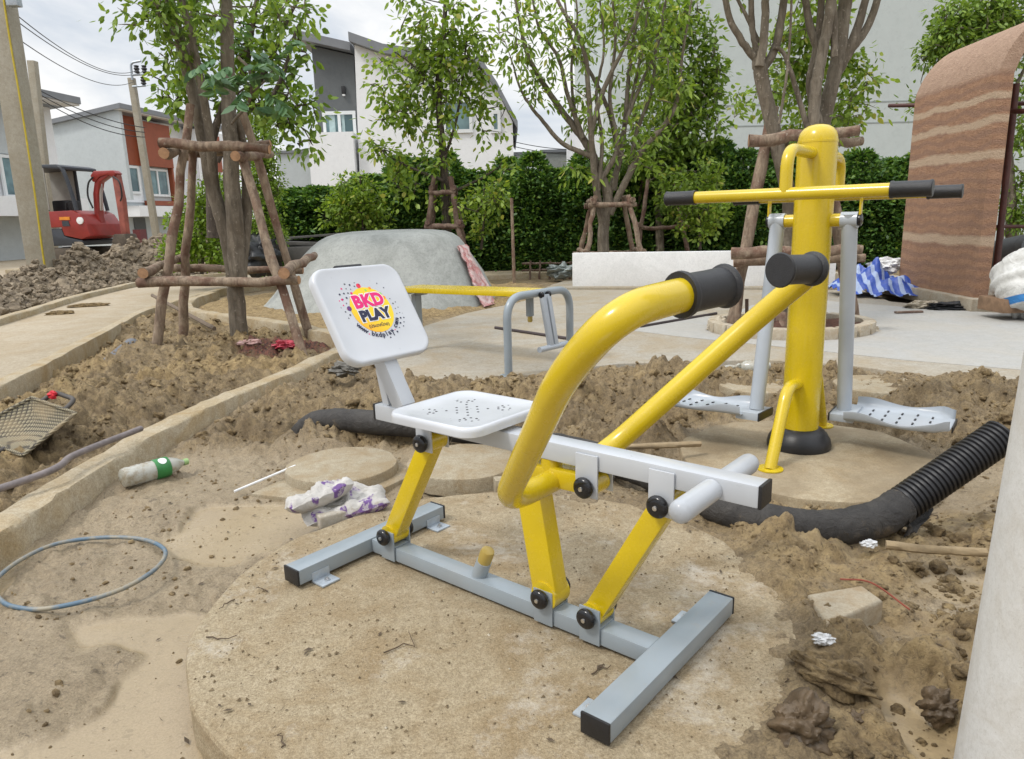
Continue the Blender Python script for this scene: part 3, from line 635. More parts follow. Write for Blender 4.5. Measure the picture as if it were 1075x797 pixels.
for s, yy, sz, mat, dx, sp in (('BKD', cy+.032, .061, c_mag, .0, 1.0), ('PLAY', cy-.020, .051, c_nvy, .003, 1.0)):
    text('logo_outline', s, sz, dx, yy, .0016, c_wi, .0065, .03, space=sp*1.08); text('logo_word', s, sz, dx, yy, .0022, mat, .0034, .03, space=sp*1.08)
text('logo_caption', '(ประเทศไทย)', .0165, .0, cy-.058, .0016, c_nvy, .0003)
url = 'www.bkdplay.com'
mU = None
for i, ch in enumerate(url):
    a = -math.pi/2+(i-7)*.145
    o = text('logo_letter', ch, .024, .093*math.cos(a), cy+.093*math.sin(a), .0016, c_mag if ch in '.' else c_nvy, .0007, a+math.pi/2)
dots = {}
def D_(mat, x, y, r): dots.setdefault(mat.name, (mat, MB(LX)))[1].__class__; dot(dots[mat.name][1], x, y, r, .0012)
rs = random.Random(4)
for r_, a0, a1, n_ in ((.094, 95, 185, 8), (.106, 90, 190, 9), (.119, 98, 182, 8)):
    for a in np.linspace(a0, a1, n_):
        D_(rs.choice([c_gre, c_gre, c_nvy, c_gre, c_mag]), r_*math.cos(rad(a)), cy+r_*math.sin(rad(a)), rs.uniform(.0018, .0038))
for r_, a0, a1, n_ in ((.096, -62, 18, 8), (.109, -78, 8, 9), (.122, -38, 2, 6), (.113, 40, 82, 4)):
    for a in np.linspace(a0, a1, n_): D_(c_nvy if rs.random() < .7 else c_gre, r_*math.cos(rad(a)), cy+r_*math.sin(rad(a)), rs.uniform(.0018, .0036))
for (x, y, r, c) in ((-.012, .098, .0085, c_red), (-.086, .022, .0085, c_vio), (-.052, .074, .0045, c_mag), (.028, .085, .005, c_org), (.062, .06, .005, c_grn), (.008, .079, .0045, c_grn), (.07, .045, .006, c_org), (-.098, .056, .004, c_mag)): D_(c, x, cy+y-.008, r)
for k, (mt, mm) in dots.items(): mm.build('logo_dot', mt, back, smooth=False)

# ================================================================== AIR WALKER
up_ = np.array([0, 0, 1.0])
AO = np.array([1.43, 3.447, 0]); AZ = -.667; AX = frame(AO, AZ)
aw = thing('air_walker', 'tall yellow post air walker with two swinging grey footplates and crossbars', 'air walker', AO, AZ)
m = MB(AX); m.lathe([(.087, .0), (.087, 1.452), (.0885, 1.453), (.0885, 1.462), (.086, 1.463), (.085, 1.475), (.079, 1.497), (.065, 1.516), (.045, 1.528), (.02, 1.534), (0, 1.535)], (0, 0, 0), (0, 0, 1), 40); post = m.build('post', m_yel, aw)
m = MB(AX); m.lathe([(.150, 0), (.152, .018), (.146, .045), (.130, .072), (.110, .092), (.094, .098), (.089, .100)], (0, 0, 0.001), (0, 0, 1), 40); m.build('base_boot', m_blk, aw)
for s in (-1, 1):
    m = MB(AX); m.tube(fillet([(0, s*.08, .335), (0, s*.235, .350), (0, s*.42, .0)], .12, 9), .0275, 16); b = m.build('brace', m_yel, aw)
    m = MB(AX); m.lathe([(.058, 0), (.058, .006), (.03, .007)], (0, s*.42, .001), (0, 0, 1), 24); m.build('foot_plate', m_yel, b)
    m = MB(AX); m.tube(fillet([(0, s*.05, 1.405), (0, s*.42, 1.405), (0, s*.42, 1.225)], .10, 9), .026, 16)
    m.build('bar_support', m_yel, aw)
    m = MB(AX); m.tube([(-.42, s*.42, 1.222), (.42, s*.42, 1.222)], .0265, 18); hb = m.build('crossbar', m_yel, aw)
    for t in (-1, 1):
        m = MB(AX); m.lathe([(.027, .40), (.0335, .40), (.034, .408), (.0315, .414), (.031, .53), (.0325, .536), (.0335, .541), (.030, .545), (0, .545)], (0, s*.42, 1.222), (t, 0, 0), 22); m.build('grip', m_rub, hb)
m = MB(AX); m.tube([(-.185, 0, 1.105), (.185, 0, 1.105)], .030, 18); m.build('axle', m_yel, aw)
for t in (-.205, .205):
    m = MB(AX); m.box((t, 0, 1.158), (.004, .016, .066), None, .001); m.beam((t, -.40, 1.222), (t, .40, 1.222), .02, .012, up_, .002); m.build('axle_strap', m_yel, aw)
def plate(side, foot):
    # wavy treadle with raised lips; runs outward from the hanger
    nx, ny = 24, 9; xs = np.linspace(.03, .47, nx); V = []; Fc = []
    prof = [(-.150, .052), (-.147, .020), (-.135, .004), (-.06, .0), (0, .0), (.06, .0), (.135, .004), (.147, .020), (.150, .052)]
    th_ = .005
    for layer in (0, 1):
        for x in xs:
            w = 1-.10*math.sin((x-.03)/.44*math.pi*2.0+.6)*.7; k = (x-.03)/.44; lip = .62+.38*math.cos((k-.12)*math.pi*2.3)*.8
            end = 1-.35*sstep(.86, 1.0, np.array(k))
            for (y, z) in prof: V.append((side*x, y*w*end, max(z*lip, z*.25)+(.0 if layer == 0 else -th_)))
    n = nx*ny
    for L in (0, 1):
        for i in range(nx-1):
            for j in range(ny-1):
                q = (i*ny+j, (i+1)*ny+j, (i+1)*ny+j+1, i*ny+j+1); q = tuple(a+L*n for a in q); Fc.append(q if L == 0 else q[::-1])
    for i in range(nx-1):
        for j in (0, ny-1): Fc.append((i*ny+j, (i+1)*ny+j, n+(i+1)*ny+j, n+i*ny+j))
    for j in range(ny-1):
        for i in (0, nx-1): Fc.append((i*ny+j, i*ny+j+1, n+i*ny+j+1, n+i*ny+j))
    return np.array(V)+np.array(foot), Fc
for side, nb, zb in ((-1, -.17, .205), (1, .17, .175)):
    t = side*.162; top = np.array([t, 0, 1.105]); bot = np.array([t, nb, zb]); d = nrm(bot-top)
    m = MB(AX); m.tube([top-d*.03, bot], .0345, 20); m.tube([top-np.array([.036, 0, 0]), top+np.array([.036, 0, 0])], .037, 20); h = m.build('swing_arm', m_lgry, aw)
    m = MB(AX); m.lathe([(.026, .0), (.028, .006), (.026, .014), (.012, .018), (0, .018)], (side*.198, 0, 1.105), (side, 0, 0), 20); m.build('pivot_cap', m_cap, h)
    pr = np.array([nrm(np.cross((1, 0, 0), -d)) , ]); tl = nrm((0, 1, side*.06)); R_ = np.array([(1., 0, 0), tl, np.cross((1., 0, 0), tl)]).T
    V_, F_ = plate(side, (0, 0, 0)); V_ = V_ @ R_.T+bot+d*.012
    m = MB(AX); m.add(V_, F_); pl = m.build('footplate', m_lgry, h, ang=60)
    m = MB(AX); m.box(bot+d*.018+np.array([side*.01, 0, 0]), (.055, .10, .019), R_, .004); m.build('plate_bracket', m_lgry, h)
    m = MB(AX); m.box(bot+d*.018+np.array([-side*.047, 0, 0]), (.004, .10, .02), R_, .002); m.build('end_cap', m_blk, h)
    m = MB(AX); m.box(bot+d*.012+np.array([side*.478, 0, 0]), (.003, .07, .014), R_, .001); m.build('end_cap', m_blk, h)
    m = MB(AX)
    for i in range(5):
        for y in (-.07, 0, .07):
            m.box(bot+d*.012+R_ @ np.array([side*(.12+.065*i), y+.012*(i % 2), .0015]), (.004, .012, .0025), R_)
    m.build('tread_slot', m_blk, h)

# ================================================================== SIT-UP BENCH
f1 = G(534, 395, .022); f2 = G(598.5, 377, .022); mid = (f1+f2)/2; bk = G(440, 367, .022); ldir = nrm((bk-mid)*[1, 1, 0]); wdir = nrm(np.array([-ldir[1], ldir[0], 0])); 
if wdir @ (f2-f1) < 0: wdir = -wdir
bench = thing('situp_bench', 'yellow topped sit up bench with grey arched legs on the concrete', 'exercise bench', mid)
up = np.array([0, 0, 1.0]); zt = .575
m = MB(); m.tube(fillet([f1, f1+up*zt, f2+up*zt, f2], .17, 10), .030, 18); m.build('arch_leg', m_gry, bench)
for p in (f1, f2):
    m = MB(); m.lathe([(.065, 0), (.065, .008), (.032, .009)], p, up, 24); m.build('base_flange', m_gry, bench)
m = MB(); m.beam(bk, bk+up*.50, .075, .055, ldir, .008); m.beam(bk+up*.50-ldir*.0, bk+up*.40-ldir*.12+up*.12, .05, .04, up, .004); m.lathe([(.07, 0), (.07, .008), (.03, .009)], bk, up, 24); m.build('rear_leg', m_gry, bench)
b0 = mid+ldir*.03+up*.585; b1 = bk+ldir*.10+up*.555
for k in range(5):
    o_ = wdir*((k-2)*.064); m = MB(); m.beam(b0+o_-up*.01, b1+o_-up*.01, .060, .042, up, .006); m.build('board_slat', m_yel, bench)
for c_ in (b0+ldir*.22-up*.03, b1-ldir*.15-up*.028):
    m = MB(); m.box(c_, (.02, .15, .012), np.array([ldir, wdir, up]).T, .002); m.build('board_bracket', m_gry, bench)
pv = mid-ldir*.05+up*.565; lo = at(581, 364, pv[1]-.02)
for s in (-1, 1):
    m = MB(); m.beam(pv+wdir*s*.03, lo+wdir*s*.03, .042, .035, -ldir, .003); m.build('hanger_bar', m_lgry, bench)
for s in (-1, 1): m = MB(); cap(m, pv+wdir*s*.034, wdir*s, .026); m.build('pivot_cap', m_cap, bench)
m = MB(); m.tube([lo-wdir*.17, lo+wdir*.17], .022, 16); m.build('foot_bar', m_lgry, bench)
m = MB(); q = mid+ldir*.10+up*.56; m.beam(q, q-up*.17, .05, .04, ldir, .004); m.build('stop_post', m_gry, bench)
m = MB(); m.lathe([(.019, 0), (.02, .035), (.015, .045), (0, .045)], q-up*.17, -up, 14); m.build('stop_buffer', tA.m, bench)
# ================================================================== LOOSE THINGS
up = np.array([0, 0, 1.0])
# --- corrugated drain pipe with a fabric sleeve
pp = [(-1.28, 4.07, -.08), (-1.1, 3.98, .045), (-.72, 3.80, .075), (-.2, 3.66, .05), (.25, 3.35, .05), (.55, 3.02, .05), (.70, 2.72, .045), (.88, 2.50, .04), (1.10, 2.40, .035), (1.30, 2.42, .055)]
e0 = np.array(pp[-1]); tip = at(1049, 459, 2.55); j0 = at(945, 531, 2.47)
dp = thing('drain_pipe', 'black corrugated drain pipe in a torn dark fabric sleeve, its bare end sticking up', 'drain pipe', (1.1, 2.4, 0))
path = bez([np.array(p) for p in pp]+[j0], 14); n = len(path)
rad_ = .066*(1+.05*fbm(np.arange(n)*.35, np.zeros(n), 3))
m = MB(); m.tube(path, rad_, 22, jit=.025)
tS = NT('dark geotextile'); v = tS.co(); nz = tS.noise(v, 9, 6, .7, 1.0)
col = tS.mix(tS.ramp(nz, [(.35, 0), (.7, 1)]), (.022, .020, .019), (.055, .05, .045)); col = tS.mix(tS.ramp(tS.noise(v, 7, 6, .7), [(.6, 0), (.75, .6)]), col, (.2, .145, .085))
m_slv = tS.set(base=col, rough=.7, normal=tS.bump(tS.noise(v, 24, 6, .7, 1.2), .7, .02))
m.build('fabric_sleeve', m_slv, dp)
L = np.linalg.norm(tip-j0); ax = (tip-j0)/L; prof = []
k = 0; x = -.06
while x < L:
    for a, r in ((0, .0585), (.004, .0655), (.011, .0665), (.0145, .0590)): prof.append((r, x+a))
    x += .0185
prof += [(.062, L), (.053, L), (.050, L-.15), (.0, L-.16)]
m = MB(); m.lathe(prof, j0, ax, 28); m.build('corrugated_tube', m_blk, dp, ang=30)
# torn flap of the sleeve
m = MB(); V = []; N_ = 14
for i in range(6):
    for q in range(N_):
        a = -2.4+q*2.4/(N_-1); B1 = nrm(np.cross(ax, up)); B2 = np.cross(B1, ax); r = .069+.012*i/5+.006*math.sin(q*1.9+i)
        ln = -.03+i*.032*(.45+.55*math.sin(q*.42+.2)+.12*math.sin(q*2.3)); V.append(j0+ax*ln+B1*r*math.cos(a)+B2*r*math.sin(a)-up*.006*i)
m.add(V, [(i*N_+q, (i+1)*N_+q, (i+1)*N_+q+1, i*N_+q+1) for i in range(5) for q in range(N_-1)]); m.build('torn_flap', m_slv, dp)
# --- plastic bottle
b0 = G(128, 505, -.0); b1 = G(196, 487, -.005); ax = nrm(b1-b0); L = np.linalg.norm(b1-b0); b0 = b0+up*.012
bt = thing('plastic_bottle', 'muddy empty plastic bottle with a green label lying beside the near kerb', 'bottle', b0)
tB = NT('cloudy plastic'); v = tB.co(); mk = tB.ramp(tB.noise(v, 14, 7, .7), [(.44, 0), (.62, .9)])
mb_ = tB.set(base=tB.mix(mk, (.56, .56, .50), (.33, .26, .16)), rough=.25, trans=.3, coat=.3)
R0 = .047
m = MB(); pr = [(0, 0), (.03, -.002), (.044, .006), (.048, .025)]+[(R0+(.002 if i % 2 else -.001), .04+.012*i) for i in range(12)]+[(R0+.001, .185), (R0, L-.10), (.042, L-.075), (.03, L-.045), (.017, L-.025), (.014, L-.02), (.014, L-.012)]
m.lathe(pr, b0, ax, 26); m.build('bottle_body', mb_, bt)
m = MB(); m.lathe([(R0+.003, L-.165), (R0+.0035, L-.164), (R0+.0035, L-.096), (R0+.003, L-.095)], b0, ax, 26); lab = m.build('bottle_label', plain('green label', (.03, .20, .05), .4, .3, 20, .02), bt)
m = MB(); B1 = nrm(np.cross(ax, up)); B2 = np.cross(B1, ax)
c_ = b0+ax*(L-.128)
V = []
for (x_, a_) in [(0, 1.05)]+[(.020*math.cos(t), 1.05+.40*math.sin(t)) for t in np.arange(14)*2*math.pi/14]: V.append(c_+ax*x_+(B1*math.cos(a_)+B2*math.sin(a_))*(R0+.0048))
m.add(V, [(0, i+1, (i+1) % 14+1) for i in range(14)]); m.build('label_badge', m_white, lab)
m = MB(); m.lathe([(.0165, L-.016), (.0165, L+.006), (.013, L+.008), (0, L+.008)], b0, ax, 16); m.build('bottle_cap', plain('pale green cap', (.30, .45, .18), .4), bt)
# --- hoop of strap
c_ = G(88, 603, -.04); a1 = G(176, 580, -.04); 
pts = [G(x, y, -.035) for x, y in ((2, 634), (-6, 618), (20, 594), (60, 574), (110, 566), (150, 568), (173, 580), (168, 598), (140, 618), (100, 632), (50, 641), (20, 640))]
cl = np.vstack([pts, pts[:1]]); Pn = []
A_ = np.array(pts); nP = len(A_)
for i in range(nP):
    p0, p1, p2, p3 = A_[i-1], A_[i], A_[(i+1) % nP], A_[(i+2) % nP]
    for t in np.linspace(0, 1, 8, endpoint=False): Pn.append(.5*(2*p1+(p2-p0)*t+(2*p0-5*p1+4*p2-p3)*t*t+(3*p1-p0-3*p2+p3)*t**3))
Pn = np.array(Pn); Pn[:, 2] += .012+.006*np.sin(np.arange(len(Pn))*.13)
tH = NT('blue grey hose'); v = tH.co(); mk = tH.ramp(tH.noise(v, 7, 6, .7), [(.42, 0), (.58, 1)])
m = MB(); m.tube(Pn, .0078, 12, closed=True); tag(m.build('hoop', tH.set(base=tH.mix(mk, (.09, .15, .21), (.28, .25, .185)), rough=.5)), 'thin blue grey hoop of hose lying on the wet mud', 'hoop')
# --- steel pipe lying on the kerb
m = MB(); pth = bez([np.array([-2.6, 2.15, .09]), G(30, 503, .13), G(80, 477, .135), G(148, 450, .125)], 10); m.tube(pth, .0155, 14)
tag(m.build('conduit_pipe', plain('muddy grey pipe', (.20, .17, .165), .55, .5, 14)), 'muddy grey pipe laid over the left kerb beside the woven basket', 'pipe')
# --- woven basket
bc_ = np.array(G(30, 452, .14)); bk_ = thing('woven_basket', 'grey woven plastic soil basket with looped handles tied with red string', 'basket', bc_)
ex = nrm((.80, -.42, -.12)); ey = nrm((.42, .72, .34)); ey = nrm(ey-ex*(ex@ey)); ez = np.cross(ex, ey)
if ez[2] < 0: ez = -ez
tW = NT('woven plastic'); v = tW.co(); w1 = tW.n('ShaderNodeTexWave', {'Vector': tW.n('ShaderNodeMapping', {'Vector': v, 'Rotation': (.4, .3, .5)}).outputs[0], 'Scale': 26.0, 'Distortion': .6, 'Detail': 1.0}).outputs['Fac']
w2 = tW.n('ShaderNodeTexWave', {'Vector': v, 'Scale': 22.0, 'Distortion': .4}, bands_direction='Z').outputs['Fac']
wv = tW.math('MULTIPLY', w1, w2); col = tW.mix(tW.ramp(wv, [(.04, 0), (.25, 1)]), (.06, .05, .035), (.30, .26, .17)); col = tW.mix(tW.ramp(tW.noise(v, 6, 6), [(.5, 0), (.7, .7)]), col, (.34, .26, .15))
m_wov = tW.set(base=col, rough=.75, normal=tW.bump(wv, .8, .006))
m = MB(); V = []; nu = 22; nv = 16
for L_ in (0, 1):
    for i in range(nu):
        for j in range(nv):
            a = -1+2*i/(nu-1); b = -1+2*j/(nv-1); d = .075*(max(abs(a)**2.4, abs(b)**2.4))
            V.append(bc_+ex*a*.215*(1-.12*b)+ey*b*.165+ez*(d-.03-L_*.006))
n1 = nu*nv; Fq = []
for L_ in (0, 1):
    for i in range(nu-1):
        for j in range(nv-1):
            q = (i*nv+j, (i+1)*nv+j, (i+1)*nv+j+1, i*nv+j+1); Fq.append(tuple(x+L_*n1 for x in (q if not L_ else q[::-1])))
for i in range(nu-1):
    for j in (0, nv-1): Fq.append((i*nv+j, (i+1)*nv+j, n1+(i+1)*nv+j, n1+i*nv+j))
for j in range(nv-1):
    for i in (0, nu-1): Fq.append((i*nv+j, i*nv+j+1, n1+i*nv+j+1, n1+i*nv+j))
m.add(V, Fq); m.build('basket_body', m_wov, bk_)
rim = [bc_+ex*a*.215*(1-.12*b)+ey*b*.165+ez*(.045) for a, b in [(-1, t) for t in np.linspace(-1, 1, 8)]+[(t, 1) for t in np.linspace(-1, 1, 8)]+[(1, t) for t in np.linspace(1, -1, 8)]+[(t, -1) for t in np.linspace(1, -1, 8)]]
m = MB(); m.tube(rim, .010, 10, closed=True); m.build('rim', m_wov, bk_)
m_hd = plain('dark muddy handle', (.07, .062, .055), .6, .5, 20)
for s in (-1, 1):
    m = MB(); h0 = bc_+ex*.10*s*0+ey*s*.165; m.tube(fillet([h0-ex*.10+ez*.045, h0-ex*.09+ey*s*.075+ez*.055, h0+ex*.09+ey*s*.075+ez*.055, h0+ex*.10+ez*.045], .06, 8), .0125, 12); m.build('handle', m_hd, bk_)
m = MB()
for k in range(9): m.blob(bc_+ey*.215-ex*.07+ez*.06+RNG.normal(0, .011, 3), (.016, .010, .012), 40+k, 2, .5, 3)
m.build('red_tie', plain('red string', (.60, .015, .03), .6, .4, 60), bk_)
# --- cement bags
tC = NT('printed cement bag'); v = tC.co(); pm = tC.ramp(tC.noise(v, 8.5, 2, .5, .3), [(.545, 0), (.565, 1)]); sp = tC.ramp(tC.noise(v, 45, 3), [(.45, 0), (.5, 1)])
col = tC.mix(tC.ramp(tC.noise(v, 9, 6), [(.35, 0), (.7, 1)]), (.46, .44, .41), (.60, .58, .55)); col = tC.mix(tC.math('MULTIPLY', pm, tC.math('ADD', .35, tC.math('MULTIPLY', sp, .6))), col, (.13, .05, .24)); col = tC.mix(tC.ramp(tC.noise(v, 6, 7, .7), [(.58, 0), (.7, .8)]), col, (.36, .27, .165))
m_bag = tC.set(base=col, rough=.55, normal=tC.bump(tC.noise(v, 12, 6, .7, 1.5), .8, .02))
def bag(name, c, ex, ey, hx, hy, hz, seed, label, mat, cat='cement bag', group=None, tilt=0.0):
    ex = nrm(ex); ey = np.asarray(ey, float); ey = nrm(ey-ex*(ex@ey)); ez = np.cross(ex, ey)
    if ez[2] < 0: ez = -ez
    n = 30; V = []; Fq = []
    for L_ in (1, -1):
        for i in range(n):
            for j in range(n):
                a = -1+2*i/(n-1); b = -1+2*j/(n-1); e = (1-abs(a)**3.5)*(1-abs(b)**3.0)
                X_ = np.array([a*1.6+seed]); Y_ = np.array([b*1.6-seed])
                w = float(fbm(X_, Y_, seed, 4)[0]); cr = float(np.abs(perlin(X_*1.3+w*.5, Y_*1.3, seed+7)[0]))
                z = L_*hz*(max(e, 0)**.5)*(1+.35*w)-hz*.55*min(cr, .5)*(L_ > 0)*e+.012*w
                V.append(np.asarray(c)+ex*a*hx*(1+.05*w)+ey*b*hy*(1+.07*w-.05*a*a)+ez*z)
    N_ = n*n
    for L_ in (0, 1):
        for i in range(n-1):
            for j in range(n-1):
                q = (i*n+j, (i+1)*n+j, (i+1)*n+j+1, i*n+j+1); Fq.append(tuple(x+L_*N_ for x in (q if not L_ else q[::-1])))
    m = MB(); m.add(V, Fq); return tag(m.build(name, mat, ang=80), label, cat, group)
bag('cement_bag', G(362, 530, .015)+up*.0, (1, .35, .1), (-.3, .9, .05), .17, .10, .05, 3, 'torn empty cement bag with purple print, the lower one with the red speckled end', m_bag, group='torn cement bags')
bag('cement_bag', G(335, 521, .07), (.85, .55, .18), (-.5, .8, -.35), .13, .085, .042, 8, 'white and purple cement bag folded on top of the other torn bag', m_bag, group='torn cement bags')
m = MB(); m.box(G(352, 541, .0), (.08, .045, .028), Matrix.Rotation(.6, 3, 'Z'), .010, 3); tag(m.build('grout_block', concrete('pale grout', (.42, .39, .33), (.52, .49, .43), (.34, .26, .16), .5, 6)), 'pale block poking out between the purple cement bags', 'block')
# --- slab, clods, scraps on the right
bm_ = bmesh.new(); cs = [G(848, 622, .045), G(905, 611, .05), G(927, 630, .04), G(868, 655, .04)]
m = MB(); m.slab([c[:2] for c in cs], -.05, .042, .012, 3); tag(m.build('concrete_slab', concrete('broken slab', (.32, .27, .19), (.44, .39, .30), (.30, .21, .11), .85, 5), ang=60), 'broken flat concrete slab in the mud beside the white pillar', 'concrete slab')
m_dk = plain('dark wet clay', (.12, .082, .046), .55, .6, 12, .6)
def clod(px, py, z, h, seed, label, mat, rz=.0, amp=.30):
    m = MB(); m.blob(G(px, py, z), h, seed, 5, amp, 1.5, Matrix.Rotation(rz, 3, 'Z')); return tag(m.build('mud_clod', mat, ang=70), label, 'mud clod', 'big clods of mud near the pillar')
clod(872, 708, .02, (.095, .055, .05), 3, 'long brown clod of mud pointing down right from the pad edge', m_clod, -.75)
clod(842, 764, .02, (.065, .06, .075), 14, 'dark pointed clod with roots at the bottom edge of the photo', m_dk, .2, .36)
clod(899, 757, -.01, (.03, .026, .022), 25, 'small dark clod right of the dark pointed one', m_dk, 0)
clod(985, 742, .0, (.04, .035, .045), 36, 'dark clod leaning against the foot of the white pillar', m_dk, 0, .34)
clod(870, 668, .012, (.001, .001, .001), 36, 'x', m_dk) if False else None
m_film = plain('white plastic film', (.72, .73, .74), .3, .15, 20, .4)
for i, (x, y, s, lb) in enumerate(((865, 671, .024, 'scrap of white plastic film below the broken slab'), (912, 571, .022, 'scrap of clear plastic film under the corrugated pipe'))):
    m = MB(); m.blob(G(x, y, .025), (s*1.2, s*.8, s*.6), 60+i, 4, .42, 1.7); tag(m.build('plastic_scrap', m_film, ang=20), lb, 'plastic scrap')
m = MB(); m.tube(bez([G(930, 572, .05), G(975, 577, .05), G(1036, 580, .06)], 8), .014, 10, jit=.15); tag(m.build('branch', plain('muddy branch', (.30, .225, .13), .9, .4, 15)), 'muddy straight branch lying under the corrugated pipe end', 'branch')
m = MB(); m.tube(bez([G(882, 608, .05), G(915, 612, .05), G(955, 640, .02)], 8), .003, 6); tag(m.build('root', plain('red root', (.25, .06, .035), .8)), 'thin reddish root trailing in the mud behind the broken slab', 'root')
m = MB(); m.tube(bez([G(632, 470, .07), G(690, 468, .08), G(735, 466, .06)], 6), .014, 10, jit=.12); tag(m.build('branch', plain('pale branch', (.33, .25, .15), .9, .4, 15)), 'pale stick on the soil behind the yellow far handle', 'branch')
m = MB(); m.tube([G(246, 516, -.02), G(310, 489, .01)], .006, 8); tag(m.build('white_stick', m_white), 'thin white stick leaning on the slab behind the cement bags', 'stick')
m = MB(); m.blob(G(299, 362, .11), (.10, .06, .04), 71, 4, .4, 1.8); tag(m.build('red_wrapper', plain('red wrapper', (.50, .06, .09), .4, .5, 14, .3), ang=30), 'crumpled red plastic wrapper on the soil beside the staked tree', 'wrapper')
m = MB(); m.blob(G(262, 360, .10), (.10, .05, .03), 74, 4, .4, 1.8); tag(m.build('pink_wrapper', plain('pink wrapper', (.62, .40, .36), .4, .3, 14, .3), ang=30), 'pale pink plastic scrap at the foot of the staked tree', 'wrapper')
m = MB(); m.blob(G(362, 388, .11), (.10, .07, .05), 77, 4, .4, 1.8); tag(m.build('grey_rag', plain('grey rag', (.16, .15, .13), .6, .6, 16, .4), ang=30), 'crumpled grey plastic rag on the kerb behind the white backrest', 'rag')
m = MB(); m.blob(G(772, 391, .03), (.12, .05, .05), 78, 4, .5, 2); m.lathe([(.03, 0), (.05, .03), (.05, .15), (.02, .2), (0, .2)], G(778, 386, .07), nrm((1, -.2, .1)), 14); tag(m.build('crushed_bottle', mb_), 'crushed plastic bottle at the plaza edge behind the left footplate', 'bottle')
for i, (a, b, lb) in enumerate((((600, 356), (520, 344), 'black rod on the plaza behind the bench hanger'), ((672, 343), (752, 329), 'rusty dark rod on the plaza left of the round tree ring'))):
    m = MB(); m.tube([G(*a, .035), G(*b, .035)], .016, 8); tag(m.build('steel_rod', plain('dark rod', (.05, .035, .035), .6)), lb, 'rod')
m = MB(); m.tube([G(112, 386, -.02), G(139, 363, .06)], .075, 16); tag(m.build('pipe_stub', plain('grey pvc', (.14, .145, .16), .5, .3)), 'dark grey pipe stub in the soil against the left path kerb', 'pipe')
m = MB(); m.tube([G(160, 310, .25), G(225, 345, .14)], .022, 8, jit=.1); tag(m.build('branch', plain('brown stick', (.16, .12, .085), .9)), 'thin brown stick leaning across the staked tree base', 'branch')
for i, (x, y) in enumerate(((62, 329), (92, 321))):
    m = MB(); m.blob(G(x, y, .10), (.28 if i else .16, .05, .035), 81+i, 3, .4, 2, Matrix.Rotation(.35, 3, 'Z')); tag(m.build('soil_lump', m_clod), ('round' if not i else 'long')+' lump of soil fallen on the pale path', 'soil lump')
# --- white pillar, right foreground
q0 = at(1000, 800, 1.28); q1 = at(1075, 366, 1.28); ax = nrm(q1-q0); rr_ = .26; side = nrm(np.cross(ax, (0, 1, 0))); side = side if side[0] > 0 else -side
nrm_ = nrm(np.cross(ray(1000, 800), ray(1075, 366))); nrm_ = nrm_ if nrm_[0] > 0 else -nrm_; c0_ = q0+nrm_*rr_; c0_ = c0_-ax*((c0_[2]+.1)/ax[2])
m = MB(); m.tube([c0_, c0_+ax*2.6], rr_, 64); tag(m.build('pillar', m_pillar), 'white scuffed round pillar at the right edge in the foreground', 'pillar')

# ================================================================== MIDDLE DISTANCE
m_log = bark('reddish pole bark', (.14, .10, .07), (.32, .245, .175), (.17, .095, .065))
m_logd = bark('dark pole bark', (.11, .075, .055), (.23, .16, .12), (.13, .07, .052))
m_cut = plain('cut wood', (.42, .24, .13), .8, .4, 14)
def log(p, q, r, parent, name='log', mat=None, cut=True):
    p = np.asarray(p, float); q = np.asarray(q, float); n = 9; t = np.linspace(0, 1, n)[:, None]; P = p*(1-t)+q*t
    P[1:-1] += RNG.normal(0, r*.22, (n-2, 3)); rr = r*(1.08-.18*t[:, 0])*(1+RNG.normal(0, .05, n))
    m = MB(); m.tube(P, rr, 12, jit=.05, cap=not cut); o = m.build(name, mat or m_log, parent, ang=60)
    if cut:
        d = nrm(q-p)
        for e_, r_, d_ in ((p, rr[0], -d), (q, rr[-1], d)): m = MB(); m.lathe([(r_, 0), (0, .002)], e_, d_, 12); m.build('cut_end', m_cut, o)
    return o
# support frame of the near left tree
fr = thing('tree_support', 'tall frame of brown log poles tied round the near left tree', 'tree support', (-2.65, 6.7, .05))
for (a, ya, b, yb) in (((160, 368), 6.45, (200, 110), 6.75), ((189, 357), 7.25, (203, 155), 7.0), ((324, 383), 5.95, (249, 150), 6.5), ((327, 350), 7.2, (254, 118), 6.8)):
    log(at(*a, ya)-up*.12, at(*b, yb), .041, fr, 'stake', cut=False)
yb_, yf_ = 6.9, 6.25
for (a, ya, b, yb, r) in (((146, 297), 6.3, (314, 294), 6.1, .041), ((176, 281), 7.25, (318, 284), 7.25, .038), ((150, 287), 6.2, (196, 268), 7.4, .039), ((298, 287), 5.95, (330, 268), 7.3, .041), ((168, 150), 6.45, (283, 157), 6.4, .041), ((196, 164), 7.1, (284, 151), 7.1, .042), ((247, 164), 6.25, (284, 162), 7.3, .041), ((172, 161), 6.4, (204, 154), 7.2, .042)):
    log(at(*a, ya), at(*b, yb), r, fr, 'rail')
